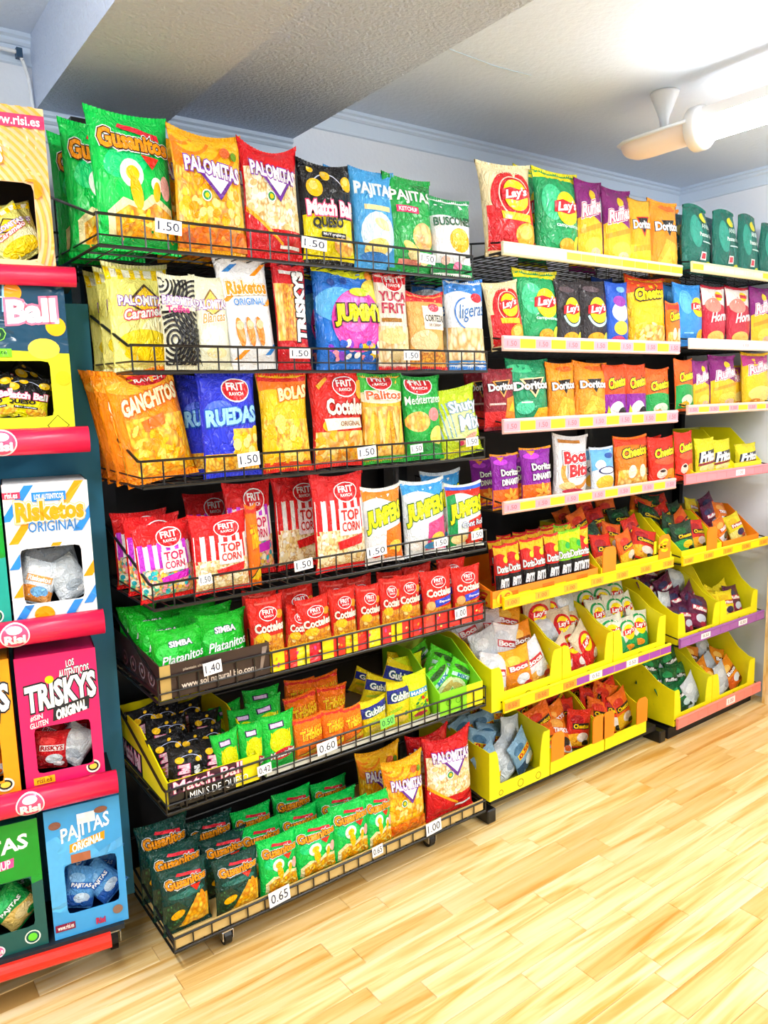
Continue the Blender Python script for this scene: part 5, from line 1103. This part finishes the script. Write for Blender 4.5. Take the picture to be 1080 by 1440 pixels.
ybox(3.014, 3.365, Yf, z, .155, .30, .38, 'yellow display box of orange and white pouches on the bottom shelf', .05); pouchpile(['sorw', 'ssil', 'sorw'], 3.06, 3.33, Yf+.01, z, [(3, .045, .012), (3, .10, .05), (2, .16, .09)], .125, .11, 'the rightmost bottom box', 35)

# ------------------------------------------------------------------ carton stand at the left with pink-red rails
P0 = Vector((.50, 1.84, 0)); ANG = R(-10)
stand_ = empty('carton_stand', P0, ANG); tag(stand_, 'red-railed wheeled carton display stand at the left edge', 'display stand')
SM = Matrix.Translation(P0) @ Matrix.Rotation(ANG, 4, 'Z'); SI = SM.inverted(); SN = SM.to_3x3() @ Vector((0, 1, 0))
def loc(px, py, dy=0): return SI @ on_plane(px, py, P0+SN*dy, SN)
RAILM = plain('#e8204f', .25); LRED = plain('#ea2a1a', .3); TEAL = plain('#2c86ac', .6)
LZ = [1.735, 1.374, .940, .532]
for k, zc in enumerate(LZ):
    bm = bmesh.new(); L = .62; n = 12; S0 = []; r = .03 if k else .022
    pr = [(0, .012)]+[(-r*math.sin(math.pi*i/n)*.9, r*math.cos(math.pi*i/n)) for i in range(n+1)]+[(0, -.012)]
    A_ = [bm.verts.new((-L, a, zc+b)) for a, b in pr]; B_ = [bm.verts.new((0, a, zc+b)) for a, b in pr]
    for i in range(len(pr)-1): bm.faces.new((A_[i], A_[i+1], B_[i+1], B_[i]))
    bm.faces.new(A_); bm.faces.new(B_); bmesh.ops.recalc_face_normals(bm, faces=bm.faces[:]); o = mobj('front_rail', bm, RAILM, stand_, True)
    for p in o.data.polygons: p.use_smooth = len(p.vertices) == 4
    bm = bmesh.new(); box(bm, -L, 0, zc-.012, -.004, .188, zc-.004); mobj('shelf_board', bm, plain('#16222c', .6), stand_)
    if k:                                                    # round white badge with lettering on the rail
        bx = loc((0, 2, 20, 42)[k], (0, 622, 886, 1128)[k], -r).x
        A = Art(1); A.badge(); A.circ(.5, .5, .5, '#f4e6ee', 24).circ(.5, .5, .45, '#e8507a', 24).ell(.5, .72, .26, .16, '#f6eef6'); A.text('Risi', .17, .2, .83, .52, WHT, bold=.05)
        me = art_objects(A, lambda u, v, l: (lambda zz: Vector(((u-.5)*.062, -(r*.9*math.sqrt(max(0, 1-(zz/(r+.003))**2))+.0006+.0002*l), zz)))((v-.5)*.058), [], [i/10 for i in range(1, 10)], (0, 1, 0, 1))[1]
        q = inst('rail_badge', me, o); q.location = (bx, 0, zc)
bm = bmesh.new(); box(bm, -.62, .190, .10, .04, .202, 1.70); mobj('back_board', bm, TEAL, stand_)
bm = bmesh.new(); box(bm, -.3, 2.262, .0, .60, 2.28, 1.84); tag(mobj('backing_panel', bm, TEAL), 'dark teal backing panel on the wall behind the carton stand', 'panel')
bm = bmesh.new(); box(bm, -.62, .0, .135, -.01, .188, .148); mobj('base_shelf', bm, plain('#16222c', .6), stand_)
bm = bmesh.new(); A_ = []
for i in range(9): t = math.pi*i/8; A_.append((-.022*math.sin(t), .118+.020*math.cos(t)))
pts = A_+[(.02, .098), (.02, .138)]
panel(bm, pts, .575, lambda a, b, t: (-.62+t, a+.0, b)); mobj('base_rail', bm, LRED, stand_, False)
for x, y in ((-.03, .13), (-.55, .13)):
    bm = bmesh.new(); lathe(bm, [(.01, -.012), (.03, -.01), (.03, .01), (.01, .012)], (x, y, .03), 14, 'x'); c = mobj('caster', bm, BLACK, stand_)
    bm = bmesh.new(); box(bm, x-.018, y-.02, .055, x+.018, y+.02, .10); box(bm, x-.018, y-.03, .03, x-.015, y+.01, .06); box(bm, x+.015, y-.03, .03, x+.018, y+.01, .06); mobj('fork', bm, CHROME, c)

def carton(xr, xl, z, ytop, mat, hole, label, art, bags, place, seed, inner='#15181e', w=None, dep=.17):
    """carton with a die-cut window; right/left photo edges xr, xl near its middle, standing on the stand shelf at height z"""
    ym = None; dy = .012
    c = loc(xr, ytop, dy); h = c.z-z
    pm = pix(SM @ Vector((c.x, dy, z+h/2)))[1]
    X1 = loc(xr, pm, dy).x; X0 = loc(xl, pm, dy).x if w is None else X1-w
    W_ = X1-X0
    r = empty('display_carton', SM @ Vector(((X0+X1)/2, dy, z)), ANG); tag(r, label, 'carton', 'cartons on the red-railed stand')
    u0, v0, u1, v1 = hole; th = .0025; w2 = W_/2
    # window rim with rounded corners: ring between outer rectangle and inner contour
    bm = bmesh.new(); n = 40; IN = []; OUT = []
    cx, cz = (u0+u1)/2*W_-w2, (v0+v1)/2*h; ax, az = (u1-u0)/2*W_, (v1-v0)/2*h
    rr = .16*min(ax, az)
    for i in range(n):
        k, f = divmod(i, n//4); f = f/(n//4)*2-1
        q = [(f, -1), (1, f), (-f, 1), (-1, -f)][k]
        x, zz = cx+ax*q[0], cz+az*q[1]
        kx, kz = max(-ax+rr, min(ax-rr, x-cx)), max(-az+rr, min(az-rr, zz-cz)); dx, dz = x-cx-kx, zz-cz-kz; L_ = math.hypot(dx, dz)
        if L_ > rr: x, zz = cx+kx+dx*rr/L_, cz+kz+dz*rr/L_
        IN.append((x, zz)); OUT.append((-w2+(q[0]+1)*w2, (q[1]+1)*h/2))
    def ringv(P, y): return [bm.verts.new((a, y, b)) for a, b in P]
    a0, a1, b0, b1 = ringv(OUT, 0), ringv(IN, 0), ringv(OUT, th), ringv(IN, th)
    for i in range(n):
        j = (i+1) % n
        bm.faces.new((a0[i], a0[j], a1[j], a1[i])); bm.faces.new((b0[i], b1[i], b1[j], b0[j])); bm.faces.new((a1[i], a1[j], b1[j], b1[i]))
    bmesh.ops.recalc_face_normals(bm, faces=bm.faces[:]); mobj('front_panel', bm, mat, r)
    bm = bmesh.new(); box(bm, -w2, th, 0, -w2+th, dep, h); mobj('side_panel', bm, mat, r)
    bm = bmesh.new(); box(bm, w2-th, th, 0, w2, dep, h); mobj('side_panel', bm, mat, r)
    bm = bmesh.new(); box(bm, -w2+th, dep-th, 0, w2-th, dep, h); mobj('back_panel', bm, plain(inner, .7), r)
    bm = bmesh.new(); box(bm, -w2, th, h-th, w2, dep, h); mobj('top_panel', bm, mat, r)
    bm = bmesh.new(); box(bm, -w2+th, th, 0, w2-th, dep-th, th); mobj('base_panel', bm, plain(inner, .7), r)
    A = Art(h/W_); art(A)
    # print never covers the window: clip by splitting shapes against the hole
    flat_art_hole(r, A, W_, h, (-w2, 0, 0), hole)
    rd = random.Random(seed); bw, bh = min(.11, W_*.48), min(.12, (v1-v0)*h*.85)
    for i in range(bags[1]):
        cols = 2; cxx = -w2+W_*((u0+u1)/2)+(i % cols-.5)*(u1-u0)*W_*.42+rd.uniform(-.006, .006); row = i//cols
        m = r.matrix_basis @ bag_matrix((cxx, .04+.045*row, .006+v0*h*.6+row*.022), bw, .036, bh, rd.uniform(-8, 8), rd.uniform(4, 12), 0)
        m = m @ Matrix.Translation((0, 0, .5)) @ Matrix.Diagonal((1/bw, 1/.036, 1/bh, 1)) @ Matrix.Rotation(R(rd.choice((-1, 1))*rd.uniform(8, 42)), 4, 'Y') @ Matrix.Diagonal((bw, .036, bh, 1)) @ Matrix.Translation((0, 0, -.5))
        put_bag(bags[0] if i % 3 != 1 or i < 1 else 'ssil' if bags[0] in ('swhb', 'sred') else bags[0], m, place.replace('in the', 'the'), 30, ('front ', 'middle ', 'back ')[row]+('left', 'right')[i % cols])
    return r
def flat_art_hole(r, A, w, h, loc_, hole):
    u0, v0, u1, v1 = hole; g = .004
    for (a, b, c, d) in ((0, v1+g, 1, 1), (0, 0, 1, v0-g), (0, v0-g, u0-g, v1+g), (u1+g, v0-g, 1, v1+g)):
        if c-a < .01 or d-b < .01: continue
        for me, nm in zip(art_objects(A, lambda u, v, l: Vector((u*w, -.0004-.00018*l, v*h)), [], [], (a, c, b, d)), ('printed_picture', 'logo_lettering')):
            if me and len(me.polygons): o = inst(nm, me, r); o.location = loc_
def art_peach(A):
    for k in range(22): A.ring(.05, .25, .12+.06*k, .028, '#f7b24a', -20, 160, 30)
    A.ell(.25, .72, .34, .08, '#ffc21a'); A.ell(.2, .84, .3, .05, '#fff4e6'); A.badge(); A.rect(.46, .87, 1, .95, '#e83a6a'); A.text('www.risi.es', .50, .885, .96, .935, WHT, bold=.02); A.text('PALOMITAS', .0, .66, .62, .75, WHT, '#f0a01a', .06, bold=.05, slope=-.02); A.badge(); A.rect(.05, .575, .56, .64, '#f06a8a'); A.text('Caramelo', .08, .585, .53, .635, '#fff0e6', bold=.03); A.circ(.85, .5, .09, '#f79a10')
def art_ball(A):
    A.wave(0, 1, .56, 1, .012, .7, '#1d4560', top=False); A.ring(.45, .62, .42, .012, '#e8f0f8', 20, 100); A.circ(.9, .73, .09, '#ffb81a'); A.circ(.55, .95, .08, '#ff9a1a'); A.ell(.78, .58, .14, .07, '#ffd24a'); A.stripes(.2, .82, .5, 1, 6, '#8ac8f0', .02, .35); A.circ(.93, .38, .07, '#ffc21a')
    A.text('Match Ball', -.35, .74, .9, .88, '#fff0f4', '#f07a9a', .07, bold=.05, slope=.06); A.text('QUESO', -.1, .60, .45, .69, '#1d4a30', '#8ae04a', .05, bold=.05, slope=.05); A.badge(); A.rect(.03, .525, .5, .58, '#7ae02a'); A.text('MUY crujiente', .06, .535, .46, .57, '#2a5a1a')
    A.ring(.85, .06, .1, .008, '#3a3a10', 0, 360, 4)
def art_risk(A):
    for u, v, l, c in ((-.05, .74, .55, '#2f8ae0'), (.6, .80, .6, '#ffa010'), (.02, .58, .3, '#ffa010'), (.3, .38, .42, '#ffa010'), (.0, .40, .3, '#2f8ae0'), (.86, .30, .3, '#ffa010'), (.84, .10, .5, '#2f8ae0'), (.0, .02, .4, '#2f8ae0'), (.02, .2, .26, '#ffa010'), (.78, .64, .42, '#2f8ae0'), (.6, .03, .3, '#2f8ae0')):
        A.poly([(u, v), (u+.11, v), (u+.11+l*.55, v+l*.45), (u+l*.55, v+l*.45)], c)
    A.badge(); A.rect(0, .90, .2, .945, '#ee3a5a'); A.text('risi.es', .03, .905, .17, .94, WHT); A.badge(); A.rect(.33, .87, .73, .935, '#2f8ae0'); A.text('LOS AUTENTICOS', .36, .885, .70, .92, WHT); A.text('Risketos', .14, .74, .92, .865, '#ffa010', '#fff0dc', .05, '#f4c890', .09, bold=.05); A.text('ORIGINAL', .26, .655, .86, .73, '#2f7ac0', bold=.01)
    A.badge(); A.ell(.36, .06, .12, .06, '#ffa010')
def art_trisk(A):
    A.text('LOS', .62, .89, .72, .94, WHT, '#1c2430', .05, bold=.02, slope=.01); A.text('AUTENTICOS', .52, .815, .90, .88, WHT, '#1c2430', .05, bold=.02, slope=.02); A.text('TRISKYS', .10, .62, .96, .80, WHT, '#1c2430', .05, bold=.045, slope=.05); A.badge(); A.circ(.40, .815, .055, '#ffd81a', 12)
    A.badge(); A.poly([(.40, .50), (.86, .55), (.88, .65), (.42, .60)], '#1c2430'); A.text('ORIGINAL', .45, .53, .83, .60, WHT, bold=.06, slope=.045); A.text('#SIN', .13, .53, .28, .57, WHT, slope=.01); A.text('GLUTEN', .12, .48, .34, .52, WHT, slope=.02)
    A.badge(); A.rect(.1, .045, .36, .10, '#ffb81a'); A.text('risi.es', .14, .055, .32, .09, '#8a4a10'); A.ell(.85, .10, .09, .05, '#f4f0e0'); A.ell(.85, .10, .07, .036, '#2a2a2a'); A.ell(.85, .10, .05, .022, '#ffd24a')
def art_pajb(A):
    A.ell(.2, .5, .5, .3, '#5ab8f4'); A.poly([(.2, .5), (1, .6), (1, .68), (.5, .56)], '#58b0ee'); A.text('PAJITAS', .20, .73, .84, .87, WHT, bold=.02, slope=.06); A.badge(); A.poly([(.29, .645), (.76, .69), (.77, .755), (.30, .71)], '#f7a01a'); A.text('ORIGINAL', .33, .665, .73, .725, WHT, bold=.04, slope=.045); A.badge(); A.rect(.30, .56, .56, .63, '#b06a4a'); A.rect(.42, .85, .66, .93, '#e8f0fa'); A.ell(.13, .88, .08, .03, '#8a5a4a'); A.ell(.74, .925, .09, .025, '#8a5a4a'); A.badge(); A.rect(.02, .06, .28, .115, '#8a1440'); A.text('www.risi.es', .05, .072, .26, .105, WHT); A.badge(); A.ell(.86, .11, .07, .035, '#8a6a5a'); A.text('Risi', .56, .04, .68, .085, '#c02050', bold=.05)
def art_pajg(A):
    A.poly([(0, .38), (1, .52), (1, 1), (0, 1)], '#189a30'); A.text('PAJITAS', .08, .74, .88, .88, WHT, bold=.03, slope=.05); A.badge(); A.poly([(.3, .64), (.72, .67), (.73, .74), (.31, .71)], '#f04a9a'); A.text('KETCHUP', .34, .66, .69, .72, WHT, bold=.03, slope=.025); A.badge(); A.circ(.84, .09, .085, '#e8f4e8', 16).circ(.84, .09, .07, '#125a56', 16).circ(.84, .09, .05, '#6ae03a', 12); A.badge(); A.ell(.45, .05, .10, .05, '#f4e6ee').ell(.45, .05, .085, .04, '#f0609a'); A.text('Risi', .38, .03, .52, .06, WHT, bold=.04)
carton(70, None, LZ[0]+.014, 155, board('#fbcf9e'), (.06, .06, .86, .54), 'peach striped popcorn carton on the top rail of the stand', art_peach, ('cara', 5), 'in the peach striped carton', 41, w=.235)
carton(98, None, LZ[1]+.014, 403, board('#ecf016'), (.06, .12, .82, .50), 'yellow and navy cheese-ball carton below the peach carton', art_ball, ('ball', 4), 'in the yellow and navy carton', 42, w=.235)
carton(130, 10, LZ[2]+.014, 674, board('#f4f6fa'), (.14, .14, .86, .54), 'white carton with blue and orange streaks on the stand', art_risk, ('swhb', 5), 'in the white streaked carton', 43)
carton(8, None, LZ[2]+.014, 690, board('#12a596'), (.14, .14, .86, .5), 'teal carton cut by the left border beside the white streaked carton', art_pajg, ('sgpj', 2), 'in the teal carton', 44, w=.2)
carton(141, 26, LZ[3]+.014, 909, board('#ee1a6a'), (.16, .12, .86, .47), 'hot pink corn-ring carton on the lowest red rail', art_trisk, ('sred', 5), 'in the hot pink carton', 45)
carton(21, None, LZ[3]+.014, 925, board('#ffa414'), (.14, .12, .84, .47), 'orange carton left of the hot pink carton', art_trisk, ('sorb', 4), 'in the orange carton', 46, w=.21)
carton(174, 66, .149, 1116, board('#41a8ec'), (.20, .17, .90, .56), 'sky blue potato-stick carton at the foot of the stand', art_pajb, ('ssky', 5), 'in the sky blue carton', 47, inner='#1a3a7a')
carton(60, None, .149, 1148, board('#125c58'), (.12, .17, .88, .56), 'green and teal potato-stick carton left of the sky blue one', art_pajg, ('sgpj', 5), 'in the green and teal carton', 48, w=.21)

# ------------------------------------------------------------------ labels of all bags
def words(s): return len(s.replace(',', ' ').split())
from collections import defaultdict
GR = defaultdict(list)
for o, t, place, pile in PLACED: GR[(t.desc, place, pile)].append((o, t))
for (desc, place, pile), L in GR.items():
    L.sort(key=lambda q: (q[0].matrix_world.translation.x, q[0].matrix_world.translation.y))
    ys = sorted({round(q[0].matrix_world.translation.y, 2) for q in L})
    for i, (o, t) in enumerate(L):
        if pile: lab = f'{desc}, {pile} in {place}'
        elif len(L) == 1: lab = f'{desc} {place}'
        elif len(L) == 2: lab = f'{desc} {place}, {"left" if i == 0 else "right"} one'
        else: lab = f'{desc} {place}, {NUM[i+1]} from left'
        tag(o, lab, t.cat, f'snack bags {place}' if not pile else f'pouches in {place}')
bpy.context.view_layer.update()
